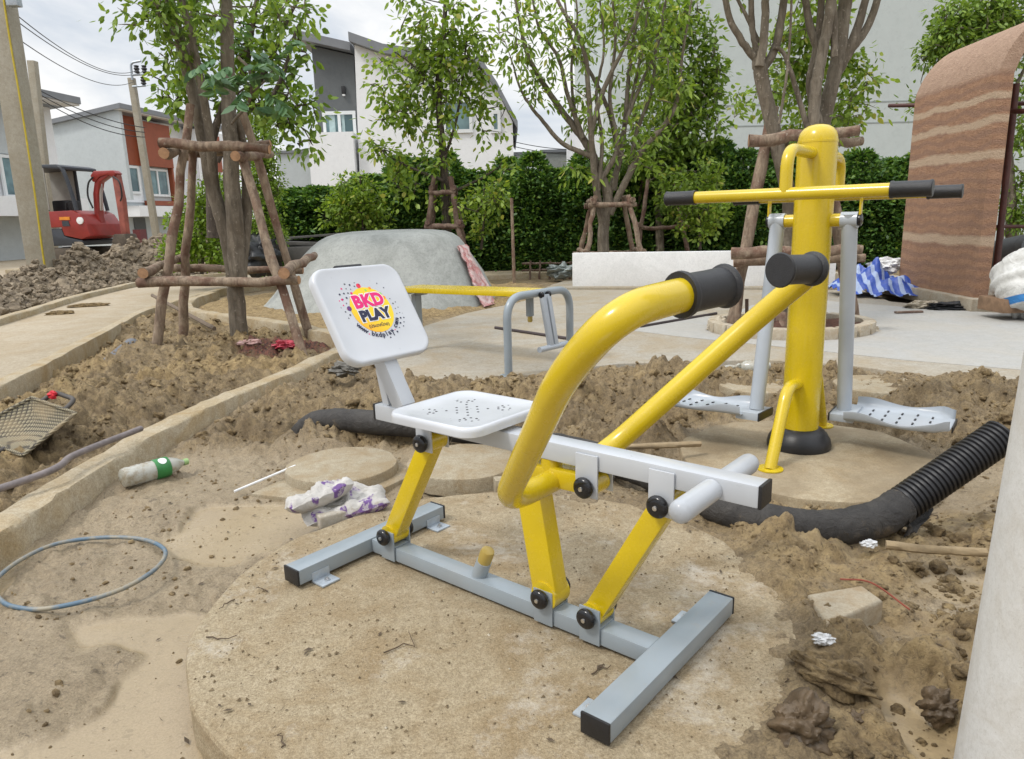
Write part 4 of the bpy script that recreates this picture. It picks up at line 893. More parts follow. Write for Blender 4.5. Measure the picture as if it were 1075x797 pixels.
# generic little tripod supports
def support(c, w, h, r, label, mat, top=.45, rails=(.15, .75), group='log supports round the planted trees'):
    s = thing('tree_support', label, 'tree support', c, 0, group); c = np.asarray(c, float)
    cs = [(-1, -1), (1, -1), (1, 1), (-1, 1)]
    P = lambda sx, sy, k: c+np.array([sx*w*(1-k+k*top), sy*w*(1-k+k*top), k*h])
    for sx, sy in cs: log(P(sx, sy, 0)-up*.1, P(sx*.9, sy*.9, 1.08), r, s, 'stake', mat, False)
    for k in rails:
        e = 1.22
        for sgn in (-1, 1):
            a = P(-1, sgn, k); b = P(1, sgn, k); o = (b-a)*(e-1)/2; log(a-o, b+o, r*.95, s, 'rail', mat, False)
            a = P(sgn, -1, k)+up*r*1.6; b = P(sgn, 1, k)+up*r*1.6; o = (b-a)*(e-1)/2; log(a-o, b+o, r*.95, s, 'rail', mat, False)
    return s
support(at(640, 275, 12.9), .52, 1.05, .045, 'log frame standing behind the white wall round the vase shaped tree', m_log, .62, (.12, .93))
support(at(690, 262, 14.6), .5, 1.25, .04, 'smaller dark log frame behind and right of the vase shaped tree', m_logd, .6, (.35,))
support(at(468, 262, 13.0), .33, 1.15, .045, 'short log frame behind the grey mound round the slender tree', m_logd, .5, (.35, .85))
s5 = thing('tree_support', 'large log frame round the thick trees behind the yellow post', 'tree support', (2.8, 7.0, .05), 0, 'log supports round the planted trees')
for (a, ya, b, yb) in (((766, 342), 6.95, (812, 112), 7.1), ((818, 352), 6.6, (822, 330), 6.8), ((898, 335), 7.5, (862, 145), 7.3), ((843, 345), 6.4, (850, 150), 6.9)):
    log(at(*a, ya)-up*.1, at(*b, yb), .058, s5, 'stake', m_log, False)
for (a, ya, b, yb, r) in (((768, 266), 6.7, (905, 262), 6.5, .05), ((770, 275), 6.9, (908, 271), 6.6, .045), ((786, 148), 6.8, (902, 137), 6.6, .052), ((800, 152), 7.4, (905, 148), 7.4, .05)):
    log(at(*a, ya), at(*b, yb), r, s5, 'rail', m_log)

# --- round planter ring
pc = np.array([2.72, 6.95, .026]); 
pl = thing('tree_ring', 'round ring of pale stone blocks around the tree behind the yellow post', 'tree ring', pc)
m_stone = concrete('pale stone', (.40, .35, .26), (.55, .50, .41), (.36, .27, .17), .7, 4)
for k in range(22):
    a = k*2*math.pi/22; R_ = Matrix.Rotation(a, 3, 'Z'); m = MB(); m.box(pc+np.array([.72*math.cos(a), .60*math.sin(a), .045]), (.055, .085, .055), np.array(Matrix.Rotation(math.atan2(.72*math.sin(a), .60*math.cos(a)), 3, 'Z')), .012); m.build('ring_block', m_stone, pl)
m = MB(); a_ = np.arange(40)*2*math.pi/40; V = [(pc[0], pc[1], .10)]
for q, z in ((.35, .095), (.66, .06), (.70, .02)): V += [(pc[0]+q*math.cos(t), pc[1]+q*.83*math.sin(t), z+.02*RNG.normal()*(q < .7)) for t in a_]
Fq = [(0, i+1, (i+1) % 40+1) for i in range(40)]+[(1+r*40+i, 1+(r+1)*40+i, 1+(r+1)*40+(i+1) % 40, 1+r*40+(i+1) % 40) for r in range(2) for i in range(40)]
m.add(V, Fq); m.build('ring_soil', plain('red mulch', (.12, .055, .035), .95, .6, 30, .6), pl)
for (x, y, h, lb) in ((767, 336, .26, 'white stone lump at the left of the tree ring'), ): 
    m = MB(); m.blob(at(756, 343, 7.0), (.12, .09, .09), 91, 3, .35, 2); tag(m.build('stone', m_stone), lb, 'stone')
m = MB(); m.blob(at(914, 349, 6.75), (.10, .07, .05), 93, 3, .5, 2); tag(m.build('stone', m_stone), 'broken white stone at the right of the tree ring', 'stone')
m = MB(); m.tube([G(843, 343, .08), G(843, 343, .08)+up*.2], .02, 10); tag(m.build('peg', m_blk), 'short black peg in the soil of the tree ring', 'peg')
m = MB(); m.tube([at(784, 340, 7.05), at(784, 314, 7.05)], .018, 8); tag(m.build('peg', m_logd), 'short brown peg left of the tree ring', 'peg')

# --- grey rendered mound
mc = np.array([-1.72, 10.65]); ry = 1.75
V = []; na = 72; prof = [(1.02, -.1), (1.0, .0), (.97, .06), (.90, .22), (.82, .42), (.747, .59), (.687, .728), (.638, .83), (.588, .91), (.53, .967), (.455, 1.005), (.34, 1.027), (.2, 1.037), (.1, 1.04)]
for q, z in prof:
    for i in range(na):
        a = i*2*math.pi/na; ca, sa = math.cos(a), math.sin(a); e = .90
        sx = 1.56+.10*(ca < 0)*(1-z); x = math.copysign(abs(ca)**e, ca)*q*(1.55 if ca > 0 else 1.84); y = math.copysign(abs(sa)**e, sa)*q*ry
        w = .025*float(fbm(np.array([a*1.5]), np.array([q*3]), 7, 3)[0]); V.append((mc[0]+x*(1+w)+.10*z, mc[1]+y*(1+w), z))
Fq = [(r*na+i, r*na+(i+1) % na, (r+1)*na+(i+1) % na, (r+1)*na+i) for r in range(len(prof)-1) for i in range(na)]+[tuple((len(prof)-1)*na+i for i in range(na))]
m = MB(); m.add(V, Fq); mo = tag(m.build('play_mound', m_mound, ang=60), 'low grey cement play mound with a flat top and sloping sides', 'mound')
# torn pink sheet on its right slope
def mound_pt(a, q, lift):
    zz = np.interp(-q, [-p[0] for p in prof], [p[1] for p in prof]); ca, sa = math.cos(a), math.sin(a); e = .8
    x = math.copysign(abs(ca)**e, ca)*q*1.55; y = math.copysign(abs(sa)**e, sa)*q*ry; n_ = nrm((ca*.8, sa*.8, .6))
    return np.array([mc[0]+x+.10*zz, mc[1]+y, zz])+n_*lift
V = []; nu, nv = 20, 14
for L_ in (0, 1):
    for i in range(nu):
        for j in range(nv):
            q = .66+.40*i/(nu-1); a = -.62+.30*(j/(nv-1))+.10*(1-i/(nu-1)); w = float(fbm(np.array([i*.5]), np.array([j*.5]), 5, 3)[0])
            V.append(mound_pt(a, min(q, 1.0), .05+.03*w-.012*L_)+np.array([max(0, q-1)*.6, 0, 0])-up*max(0, q-1)*.05)
N_ = nu*nv; Fq = []
for L_ in (0, 1):
    for i in range(nu-1):
        for j in range(nv-1):
            qd = (i*nv+j, (i+1)*nv+j, (i+1)*nv+j+1, i*nv+j+1); Fq.append(tuple(x+L_*N_ for x in (qd if L_ else qd[::-1])))
tP = NT('pink printed sheet'); v = tP.co(); mk = tP.ramp(tP.noise(v, 5, 4, .6, 1.0), [(.45, 0), (.55, 1)])
m = MB(); m.add(V, Fq); tag(m.build('pink_sheet', tP.set(base=tP.mix(mk, (.50, .22, .21), (.62, .47, .45)), rough=.4, normal=tP.bump(tP.noise(v, 14, 5), .8, .03)), ang=80), 'creased pink and white plastic sheet on the right slope of the mound', 'plastic sheet')
# dark sheeting and boards left of the mound
m_tarp = plain('black sheeting', (.03, .032, .036), .5, .5, 5, .5)
m = MB(); m.blob(at(276, 268, 11.6), (.30, .3, .30), 97, 4, .5, 1.6); tag(m.build('black_bag', m_tarp, ang=80), 'black plastic bag behind the log frame, left of the mound', 'bag')
m = MB(); c_ = at(322, 262, 13.6); m.box(c_-up*.05, (.62, .5, .12), None, .02); m.box(c_+up*.12+np.array([.05, 0, 0]), (.58, .45, .035), np.array(Matrix.Rotation(.06, 3, 'Y')), .01); m.box(c_+up*.24+np.array([.12, .05, 0]), (.5, .4, .02), np.array(Matrix.Rotation(-.05, 3, 'Y')), .006); tag(m.build('board_stack', plain('grey boards', (.11, .105, .10), .8, .4, 4, .3)), 'stack of dark grey boards behind the left end of the mound', 'board stack')
m = MB(); m.tube([at(540, 300, 12.5)-up*.2, at(537, 208, 12.5)], .028, 10, jit=.1); tag(m.build('wooden_stake', m_log), 'single thin upright stake between the mound and the white wall', 'stake')
rk = thing('low_rack', 'low rack of brown sticks in front of the hedge, left of the white wall', 'rack', at(575, 285, 13.9))
for x in (556, 566, 577, 589, 598): log(at(x, 289, 13.9)-up*.1, at(x+1, 274, 13.9), .02, rk, 'stick', m_logd, False)
for y in (277, 284): log(at(548, y, 13.95), at(602, y-1, 13.95), .02, rk, 'stick', m_logd, False)
m = MB(); m.blob(at(590, 285, 13.5), (.28, .2, .13), 99, 4, .6, 1.5); tag(m.build('plastic_sheet', plain('pale sheet', (.30, .34, .33), .4, .4, 8, .4), ang=60), 'crumpled pale sheet at the left end of the white wall', 'plastic sheet')
# --- low white wall
w0 = G(601, 303, .02); w1 = G(876, 303, .02); d = nrm((w1-w0)*[1, 1, 0]); L = np.linalg.norm((w1-w0)[:2]); nn = np.array([-d[1], d[0], 0]); 
m = MB(); m.box((w0+w1)/2*[1, 1, 0]+nn*.08+up*.30, (L/2, .08, .285), np.array([d, nn, up]).T, .006); tag(m.build('low_wall', m_white), 'long low white painted wall in front of the hedge', 'wall')
m = MB(); m.box((w0+w1)/2*[1, 1, 0]-nn*.1+up*.03, (L/2+.4, .11, .03), np.array([d, nn, up]).T, .01); m.build('wall_footing', m_plaza, None, 'structure')
# --- rammed earth vault
g0 = G(943.5, 293, .22); g1 = G(1023, 307, .22); d = nrm((g1-g0)*[1, 1, 0]); L = np.linalg.norm((g1-g0)[:2]); nn = np.array([-d[1], d[0], 0]); nn = nn if nn[0] > 0 else -nn
zt = 2.50; Rv = .66; outer = [(0, .16), (0, 1.0), (0, zt)]; outer += [tuple(q) for q in bez([(.015, zt+.08, 0), (.08, zt+.24, 0), (.20, zt+.41, 0), (.36, zt+.54, 0), (.58, zt+.62, 0), (1.0, zt+.68, 0)], 3)[:, :2]]; outer += [(2.3, zt+.70)]
inner = [(x+.15*(1 if z <= zt+.05 else max(.0, 1-(x/1.0))), z-(.0 if z <= zt+.05 else .16*min(1, (x/.8)+.25))) for x, z in outer]
pf = outer+inner[::-1]; K = len(pf)
tE = NT('rammed earth'); v = tE.co('Object'); sx = tE.n('ShaderNodeSeparateXYZ', {0: v}); nz = tE.noise(v, 1.6, 4); n2 = tE.noise(v, 12, 6, .7)
zz = tE.math('ADD', sx.outputs['Z'], tE.math('MULTIPLY', tE.math('SUBTRACT', nz, .5), .16)); zz = tE.math('ADD', zz, tE.math('MULTIPLY', tE.math('SUBTRACT', n2, .5), .03))
col = tE.mix(tE.ramp(n2, [(.3, 0), (.7, 1)]), (.30, .165, .10), (.42, .245, .15))
col = tE.mix(tE.ramp(tE.n('ShaderNodeTexWave', {'Vector': v, 'Scale': 2.6, 'Distortion': 5.0, 'Detail': 3.0, 'Detail Scale': 1.0}, bands_direction='Z').outputs['Fac'], [(.3, 0), (.8, .6)]), col, (.26, .155, .11))
for z0, w in ((.62, .075), (1.55, .07), (1.88, .055), (2.13, .05)):
    bd = tE.math('SUBTRACT', 1.0, tE.math('DIVIDE', tE.math('ABSOLUTE', tE.math('SUBTRACT', zz, z0)), w)); col = tE.mix(tE.ramp(bd, [(.05, 0), (.5, .85)]), col, (.52, .39, .275))
top_ = tE.ramp(tE.n('ShaderNodeMapRange', {'Value': sx.outputs['Z'], 'From Min': 2.33, 'From Max': 2.40}).outputs[0], [(0, 0), (1, 1)]); col = tE.mix(top_, col, tE.mix(tE.ramp(n2, [(.3, 0), (.7, 1)]), (.36, .235, .165), (.47, .32, .23)))
m_earth = tE.set(base=col, rough=.95, normal=tE.bump(tE.math('ADD', n2, tE.noise(v, 60, 4)), .9, .03))
V = []
for s in (0, 1):
    for x, z in pf: q = g0+d*(L*s)+nn*x; V.append((q[0], q[1], z))
Fq = [(i, (i+1) % K, K+(i+1) % K, K+i) for i in range(K)]; Fq += [(i, K-1-i, K-2-i, i+1) for i in range(len(outer)-1)]; Fq += [(K+i+1, 2*K-2-i, 2*K-1-i, K+i) for i in range(len(outer)-1)]
m = MB(); m.add(V, Fq); tag(m.build('earth_wall', m_earth, ang=30), 'reddish brown rammed earth wall with pale wavy bands, curving over at the top', 'earth wall')
m = MB(); pA = g0-d*2.2-nn*.02; pB = g1+d*.15-nn*.02; cc = (pA+pB)/2+nn*.25; m.box((cc[0], cc[1], .08), (np.linalg.norm((pB-pA)[:2])/2, .33, .08), np.array([d, nn, up]).T, .012); m.build('wall_plinth', concrete('rough plinth', (.33, .29, .22), (.46, .41, .33), (.30, .22, .14), .7, 2.5, bumps=.6), None, 'structure')
# rusty scaffold behind it
scf = thing('scaffold', 'rusty red brown scaffold tubes behind the rammed earth wall', 'scaffold', (6.2, 8.6, 0)); m_rust = plain('rusty paint', (.085, .028, .022), .6, .4, 12)
for (a, ya, b, yb, r) in (((1045, 290), 8.4, (1067, 88), 8.4, .035), ((1050, 280), 10.6, (1058, 100), 10.6, .03), ((933, 111), 11.2, (1120, 108), 9.5, .028), ((1010, 118), 9.0, (1120, 116), 7.6, .028), ((1030, 238), 8.5, (1120, 238), 8.3, .02)):
    m = MB(); m.tube([at(*a, ya), at(*b, yb)], r, 12); m.build('tube', m_rust, scf)
m = MB(); m.tube([at(1038, 272, 9.6), at(1090, 262, 8.8)], .22, 20); tag(m.build('grey_bag', plain('grey sheet roll', (.12, .13, .14), .5, .5, 5, .5)), 'grey plastic roll behind the right edge of the earth wall', 'roll')
tg = NT('white sack'); v = tg.co(); sx = tg.n('ShaderNodeSeparateXYZ', {0: v})
bnd = tg.math('ABSOLUTE', tg.math('SUBTRACT', tg.math('ADD', sx.outputs['Z'], tg.math('MULTIPLY', sx.outputs['Y'], .35)), .16)); blue = tg.ramp(tg.math('MULTIPLY', bnd, 10.0), [(.34, 1), (.42, 0)])
col = tg.mix(blue, tg.mix(tg.ramp(tg.noise(v, 4, 6), [(.4, 0), (.7, 1)]), (.68, .68, .66), (.55, .54, .51)), (.04, .22, .55))
m = MB(); m.blob(at(1088, 296, 7.2), (.36, .42, .36), 105, 5, .14, 1.4); m.V[-1][:, 2] = np.where(m.V[-1][:, 2] < .10, .03+.02*m.V[-1][:, 2], m.V[-1][:, 2]); tag(m.build('bulk_sack', tg.set(base=col, rough=.5, normal=tg.bump(tg.noise(v, 7, 6, .6, 1.0), .8, .04)), ang=80), 'white bulk sack with a blue printed stripe at the right edge', 'sack')
m = MB(); m.box(at(1060, 319, 7.3), (.2, .2, .07), None, .01); tag(m.build('brick_block', plain('rough brown block', (.24, .15, .09), .9, .5, 9)), 'rough brown block under the white bulk sack', 'block')
# blue striped tarp heap
tc = np.array(G(940, 312, .03)); n = 46; V = []; Fq = []
for i in range(n):
    for j in range(n):
        a = -1+2*i/(n-1); b = -1+2*j/(n-1); r = math.hypot(a*.9+.15, b); an = math.atan2(b, a)
        h = .27*math.exp(-r*r*1.8)+.10*math.exp(-((a+.45)**2*7+(b-.1)**2*6))+.05*math.sin(an*5+r*3)*min(1, r*2)*(1-min(1, r*.8))+.16*max(0, 1.1-r)*float(fbm(np.array([a*3.0]), np.array([b*3.0]), 15, 3)[0])
        V.append((tc[0]-.02+a*.62+.10*b, tc[1]+.25+b*.45-.5*a*.62, max(.03, .03+max(h, 0)+.018*math.sin(an*14))))
Fq = [(i*n+j, (i+1)*n+j, (i+1)*n+j+1, i*n+j+1) for i in range(n-1) for j in range(n-1) if math.hypot(-1+2*i/(n-1), -1+2*j/(n-1)) < 1.0+.12*math.sin(i*.9)]
tT = NT('blue striped tarp'); v = tT.co(); w = tT.n('ShaderNodeTexWave', {'Vector': v, 'Scale': 2.6, 'Distortion': 3.0, 'Detail': 1.5, 'Detail Scale': .8}, bands_direction='X').outputs['Fac']
col = tT.mix(tT.ramp(w, [(.58, 0), (.68, 1)]), (.028, .075, .36), (.30, .38, .56))
m = MB(); m.add(V, Fq); tag(m.build('tarpaulin', tT.set(base=col, rough=.4, normal=tT.bump(tT.noise(v, 8, 5, .6, 1.0), .6, .03)), ang=80), 'crumpled blue and white striped tarpaulin in front of the earth wall', 'tarpaulin')
m = MB(); m.blob(at(929, 279, 9.9), (.22, .15, .10), 107, 4, .4, 2); tag(m.build('cement_sack', m_white, ang=60), 'small white sack on top of the blue striped tarpaulin', 'sack')
m = MB(); m.blob(G(1000, 322, .05), (.28, .12, .05), 108, 4, .6, 2); tag(m.build('black_sheet', m_tarp, ang=60), 'scrap of black sheeting on the paving before the earth wall', 'plastic sheet')
m = MB(); m.blob(G(968, 321, .05), (.17, .10, .06), 109, 4, .4, 2); tag(m.build('stone', m_stone), 'pale broken stone between the blue tarpaulin and the black sheeting', 'stone')
m = MB(); m.beam(G(940, 328, .04), G(968, 327, .04), .05, .02, up, .003); tag(m.build('wood_offcut', m_logd), 'thin brown wood offcut lying on the paving before the tarpaulin', 'wood offcut')
# ================================================================== TREES AND HEDGE
lf_yg = leafmat('fresh leaves', (.13, .21, .03), (.23, .35, .05), (.36, .49, .09), .45, .45, (.45, .45, .10))
lf_mid = leafmat('mid green leaves', (.10, .175, .03), (.185, .295, .045), (.30, .42, .08), .45, .42)
lf_dk = leafmat('dark leaves', (.025, .06, .018), (.045, .10, .026), (.08, .155, .04), .4, .3)
lf_big = leafmat('large compound leaves', (.06, .13, .06), (.095, .19, .085), (.15, .26, .12), .4, .3)
lf_hdg = leafmat('hedge leaves', (.04, .095, .025), (.09, .19, .045), (.19, .32, .065), .45, .36, (.28, .40, .08))
lf_lime = leafmat('lime shrub leaves', (.12, .20, .02), (.20, .32, .03), (.30, .43, .06), .5, .35)
m_barkg = bark('grey brown bark', (.10, .082, .06), (.225, .19, .145), (.15, .12, .085))
m_barkd = bark('dark branch bark', (.045, .035, .028), (.11, .085, .065), (.07, .055, .042))
def leaves(P, D, L, W, droop=.3):
    n = len(P); D = D/np.linalg.norm(D, axis=1)[:, None]; D[:, 2] -= droop; D /= np.linalg.norm(D, axis=1)[:, None]
    s = np.cross(D, RNG.normal(size=(n, 3))+np.array([0, 0, 1.6])); s /= np.linalg.norm(s, axis=1)[:, None]+1e-9
    nn = np.cross(s, D); L = L[:, None]; W = W[:, None]
    a = P+D*L*.28; b = P+D*L*.64-nn*L*.05
    V = np.stack([P, a+s*W*.92-nn*W*.22, b+s*W*.80-nn*W*.22, P+D*L-nn*L*.14, b-s*W*.80-nn*W*.22, a-s*W*.92-nn*W*.22], 1)
    i = np.arange(n)[:, None]*6
    return V.reshape(-1, 3), np.concatenate([i+np.array([0, 1, 2]), i+np.array([0, 2, 3]), i+np.array([0, 3, 4]), i+np.array([0, 4, 5])])
def tree(name, label, cat, base, stems, blobs, leafL, leafW, mat_l, mat_b, droop=.3, per=14, spread=.16, twig=True, group=None, branch_n=0, tw_r=.006, dens=1.0):
    """stems: list of (points, r0, r1); blobs: (centre, radii, clusters)"""
    t = thing(name, label, cat, base, 0, group)
    m = MB(); nodes = []
    for pts, r0, r1 in stems:
        P = bez(pts, 7); k = np.linspace(0, 1, len(P)); P[1:-1] += RNG.normal(0, min(r0, .05)*.06, (len(P)-2, 3)); m.tube(P, r0*(1-k)+r1*k, 14 if r0 > .04 else 7, jit=.025); nodes += list(P[len(P)//4:])
    LP = []; LD = []; nodes = np.array(nodes)
    for c, R_, ncl in blobs:
        c = np.asarray(c, float); R_ = np.asarray(R_, float)
        ncl = max(3, int(ncl*dens)); q = RNG.normal(size=(ncl, 3)); q = q/np.linalg.norm(q, axis=1)[:, None]*(RNG.uniform(0.05, 1, (ncl, 1))**.45); q = c+q*R_
        for x in q:
            dd = np.linalg.norm(nodes-x, axis=1); k = np.argmin(dd+RNG.uniform(0, .25)*dd); nd = nodes[k]; v = x-nd; dist = np.linalg.norm(v)
            if twig:
                mid_ = nd+v*.55+RNG.normal(0, .06*dist, 3)+np.array([0, 0, .05*dist])
                m.tube([nd, mid_, x], [tw_r*1.6, tw_r, tw_r*.4], 4, cap=False)
                nodes = np.vstack([nodes, mid_[None], x[None]]) if len(nodes) < 1200 else nodes
            o = nrm(v+1e-6); n_ = max(3, int(per*RNG.uniform(.5, 1.4)))
            a = RNG.uniform(-.9, .9, n_)[:, None]*spread; dv = RNG.normal(size=(n_, 3)); LP.append(x+o*a+dv*spread*.35); LD.append(dv+o*.6)
    P = np.concatenate(LP); D = np.concatenate(LD); n = len(P)
    V, Fq = leaves(P, D, leafL*RNG.uniform(.6, 1.3, n), leafW*RNG.uniform(.7, 1.2, n), droop)
    m.build('trunk', mat_b, t, ang=80)
    fast_mesh('crown', V, Fq, mat_l, t)
    return t
S = lambda pts, Y, r0, r1: ([at(x, y, (Y if np.isscalar(Y) else Y[i])) for i, (x, y) in enumerate(pts)], r0, r1)
def B(x, y, Y, rx, ry, n, dz=.6): s = Y/F; return (at(x, y, Y), (rx*s, max(rx, ry)*s*dz, ry*s), n)
# near left tree
b0 = at(250, 366, 6.9)
stems = [S([(252, 372), (248, 310), (240, 255), (224, 200), (212, 140), (196, 70), (176, -10), (160, -70)], 6.9, .085, .035),
 S([(250, 300), (247, 240), (243, 180), (240, 100), (238, 20), (234, -80)], 6.85, .085, .045),
 S([(254, 280), (259, 220), (257, 165), (247, 120)], [6.9, 7.0, 7.0, 6.9], .05, .04),
 S([(226, 200), (218, 130), (206, 60), (186, -20)], [6.9, 6.8, 6.7, 6.6], .045, .025),
 S([(212, 90), (190, 50), (165, 10)], [6.8, 6.7, 6.6], .02, .012)]
blobs = [B(150, 5, 6.6, 42, 26, 44), B(185, 30, 6.7, 34, 46, 40), B(205, 5, 6.7, 36, 30, 34), B(172, 62, 6.7, 16, 16, 10), B(300, 5, 6.9, 40, 22, 22), B(250, -30, 6.9, 120, 40, 60)]
tree('planted_tree', 'near left tree with speckled multiple trunks held by the tall log frame', 'tree', b0, stems, blobs, .082, .019, lf_mid, m_barkg, .4, 13, .16, tw_r=.005, dens=.62)
# clump of large compound leaves growing on it: compound twigs
P = []; D = []
for (x, y) in ((225, 62), (245, 52), (262, 70), (232, 85), (275, 55), (288, 78), (258, 95), (215, 78), (268, 112), (240, 70), (292, 60), (252, 78), (280, 98), (226, 100), (262, 52)):
    c = at(x, y, 6.3+RNG.uniform(-.25, .2)); ax = nrm(RNG.normal(size=3)*[1, .8, .35]+np.array([.2, -.3, -.25])); sd = nrm(np.cross(ax, up))
    for k in range(8):
        for s_ in (-1, 1): P.append(c+ax*(.03*k)); D.append(ax*.5+sd*s_+RNG.normal(0, .12, 3))
P = np.array(P); D = np.array(D); n = len(P)
V, Fq = leaves(P, D, RNG.uniform(.10, .15, n), RNG.uniform(.022, .032, n), .3)
tt = thing('cassia_branch', 'spray of large dark compound leaves hanging before the near left trunks', 'leafy branch', at(240, 120, 6.6))
m = MB(); m.tube(bez([at(243, 130, 6.75), at(262, 105, 6.5), at(262, 75, 6.3), at(250, 60, 6.3)], 6), .012, 8); m.tube(bez([at(262, 100, 6.5), at(278, 85, 6.3), at(288, 70, 6.25)], 5), .008, 6); m.build('twig', m_barkg, tt)
fast_mesh('foliage', V, Fq, lf_big, tt)
# taller tree behind it
stems = [S([(225, 250), (222, 180), (215, 120), (200, 60), (205, 0), (210, -60)], 9.5, .09, .03), S([(222, 150), (235, 110), (258, 70), (268, 10), (280, -40)], 9.5, .05, .02), S([(260, 110), (285, 60), (300, 25), (318, -10)], 9.5, .04, .015),
 S([(285, 105), (300, 70), (312, 30), (325, 10)], 9.3, .03, .01), S([(228, 170), (250, 130), (270, 110), (290, 105)], 9.5, .035, .02)]
blobs = [B(225, 60, 9.5, 45, 60, 75), B(300, 40, 9.4, 35, 35, 44), B(300, 115, 9.3, 34, 22, 62), B(265, 90, 9.5, 40, 40, 50), B(182, 104, 9.6, 16, 12, 14), B(262, 20, 9.5, 60, 40, 60), B(320, 150, 9.3, 14, 8, 8), B(195, 95, 9.6, 40, 30, 34)]
tree('planted_tree', 'airy tree with dark branches rising behind the near left tree', 'tree', at(228, 285, 9.5), stems, blobs, .105, .034, lf_mid, m_barkd, .3, 13, .19, tw_r=.009, dens=.55)
# bright shrubs
def shrub(name, label, base, blobs, L_, W_, mat, per=16, group=None, stem_r=.03, top=None):
    st = [([np.asarray(base), np.asarray(base)*.5+np.asarray(top)*.5+np.array([.03, .02, 0]), np.asarray(top)], stem_r, stem_r*.4)]
    return tree(name, label, 'shrub', base, st, blobs, L_, W_, mat, m_barkd, .1, per, .10, True, group, tw_r=.004)
shrub('conical_shrub', 'tall lime green conical shrub right of the near left tree', at(276, 285, 11.8), [B(276, 150, 11.8, 17, 28, 120), B(274, 195, 11.8, 23, 30, 190), B(272, 240, 11.8, 27, 30, 190)], .05, .017, lf_lime, 18, top=at(278, 125, 11.8))
shrub('leafy_shrub', 'bright green bush growing between the left log stakes', at(212, 288, 12.6), [B(205, 245, 12.6, 26, 34, 150), B(225, 215, 12.6, 24, 34, 120), B(190, 265, 12.4, 22, 18, 70), B(235, 262, 12.4, 18, 24, 80)], .075, .022, lf_lime, 16, top=at(212, 190, 12.6))
# slender tree behind the mound
stems = [S([(470, 262), (468, 210), (464, 150), (460, 90), (466, 30), (470, -30)], 13.0, .085, .03), S([(465, 170), (478, 130), (486, 80), (490, 40)], 13.0, .03, .012), S([(466, 190), (440, 180), (415, 168), (398, 155)], 12.9, .03, .01), S([(468, 205), (500, 190), (525, 175)], 13.1, .03, .01), S([(460, 100), (435, 70), (415, 55)], 13, .025, .01), S([(468, 200), (480, 215), (500, 222)], 12.9, .02, .008)]
blobs = [B(465, 20, 13, 48, 34, 95), B(430, 70, 13, 40, 30, 80), B(470, 80, 13, 45, 40, 110), B(415, 105, 12.9, 30, 30, 55), B(450, 120, 12.9, 35, 30, 70), B(495, 60, 13.1, 30, 35, 60), B(402, 158, 12.9, 24, 14, 28), B(425, 190, 12.9, 24, 20, 34), B(515, 125, 13.1, 20, 30, 26), B(525, 180, 13.1, 18, 14, 14), B(460, 160, 12.9, 16, 26, 24), B(490, 215, 12.9, 36, 16, 20), B(520, 205, 12.9, 14, 12, 10)]
tree('planted_tree', 'slender airy tree standing behind the grey mound in front of the white house', 'tree', at(470, 268, 13), stems, blobs, .125, .036, lf_yg, m_barkd, .45, 10, .19, tw_r=.007, dens=.64)
# vase shaped tree
stems = [S([(633, 272), (634, 235), (638, 205), (628, 178), (618, 155), (600, 130), (575, 95), (555, 60), (545, 20), (535, -30)], 12.8, .105, .016),
 S([(632, 235), (625, 190), (621, 150), (618, 100), (612, 50), (585, 0), (570, -40)], [12.8, 12.7, 12.6, 12.6, 12.5, 12.5, 12.5], .065, .02),
 S([(636, 215), (650, 170), (656, 130), (660, 80), (668, 20), (676, -40)], 12.9, .058, .018), S([(640, 225), (662, 180), (676, 155), (700, 128), (712, 100), (716, 60), (726, 0)], 12.8, .065, .016),
 S([(622, 165), (590, 150), (568, 125), (556, 110), (545, 90), (536, 60)], 12.7, .045, .012), S([(620, 140), (630, 105), (640, 80), (655, 50), (672, 10), (680, -20)], 12.6, .05, .015), S([(650, 165), (640, 120), (622, 80), (600, 40), (590, -20)], 12.9, .05, .015), S([(656, 130), (672, 90), (690, 50), (700, 0)], 12.8, .04, .012),
 S([(612, 145), (596, 100), (586, 60), (566, 30), (556, -20)], 12.7, .045, .012), S([(630, 190), (648, 155), (640, 105), (646, 40), (640, -30)], 12.75, .05, .015), S([(628, 200), (632, 150), (626, 100), (634, 50), (628, -20)], 12.7, .04, .014), S([(645, 200), (652, 150), (664, 100), (676, 40), (684, -20)], 12.9, .045, .014), S([(618, 160), (604, 120), (600, 70), (606, 20), (602, -20)], 12.8, .035, .012), S([(661, 180), (668, 140), (684, 95), (690, 40), (704, -20)], 12.9, .045, .012)]
blobs = [B(548, 40, 12.7, 26, 50, 60), B(580, 70, 12.7, 30, 40, 26), B(560, 90, 12.7, 16, 20, 14), B(600, 20, 12.7, 50, 30, 50), B(660, 10, 12.8, 50, 30, 60), B(700, 50, 12.8, 35, 45, 70), B(650, 70, 12.8, 60, 40, 46), B(700, 110, 12.8, 24, 25, 28), B(640, 140, 12.8, 45, 40, 30), B(600, 110, 12.7, 18, 30, 14), B(625, 175, 12.8, 28, 14, 16), B(680, 165, 12.8, 25, 20, 22)]
tree('planted_tree', 'vase shaped tree with many bare upright grey stems behind the white wall', 'tree', at(635, 276, 12.8), stems, blobs, .15, .026, lf_yg, m_barkg, .55, 12, .2, tw_r=.007, dens=.55)
stems = [S([(693, 268), (692, 200), (698, 150), (706, 90), (715, 30)], 14.8, .09, .03), S([(696, 170), (725, 120), (740, 80)], 14.8, .04, .015), S([(694, 200), (672, 150), (664, 90)], 14.8, .04, .015)]
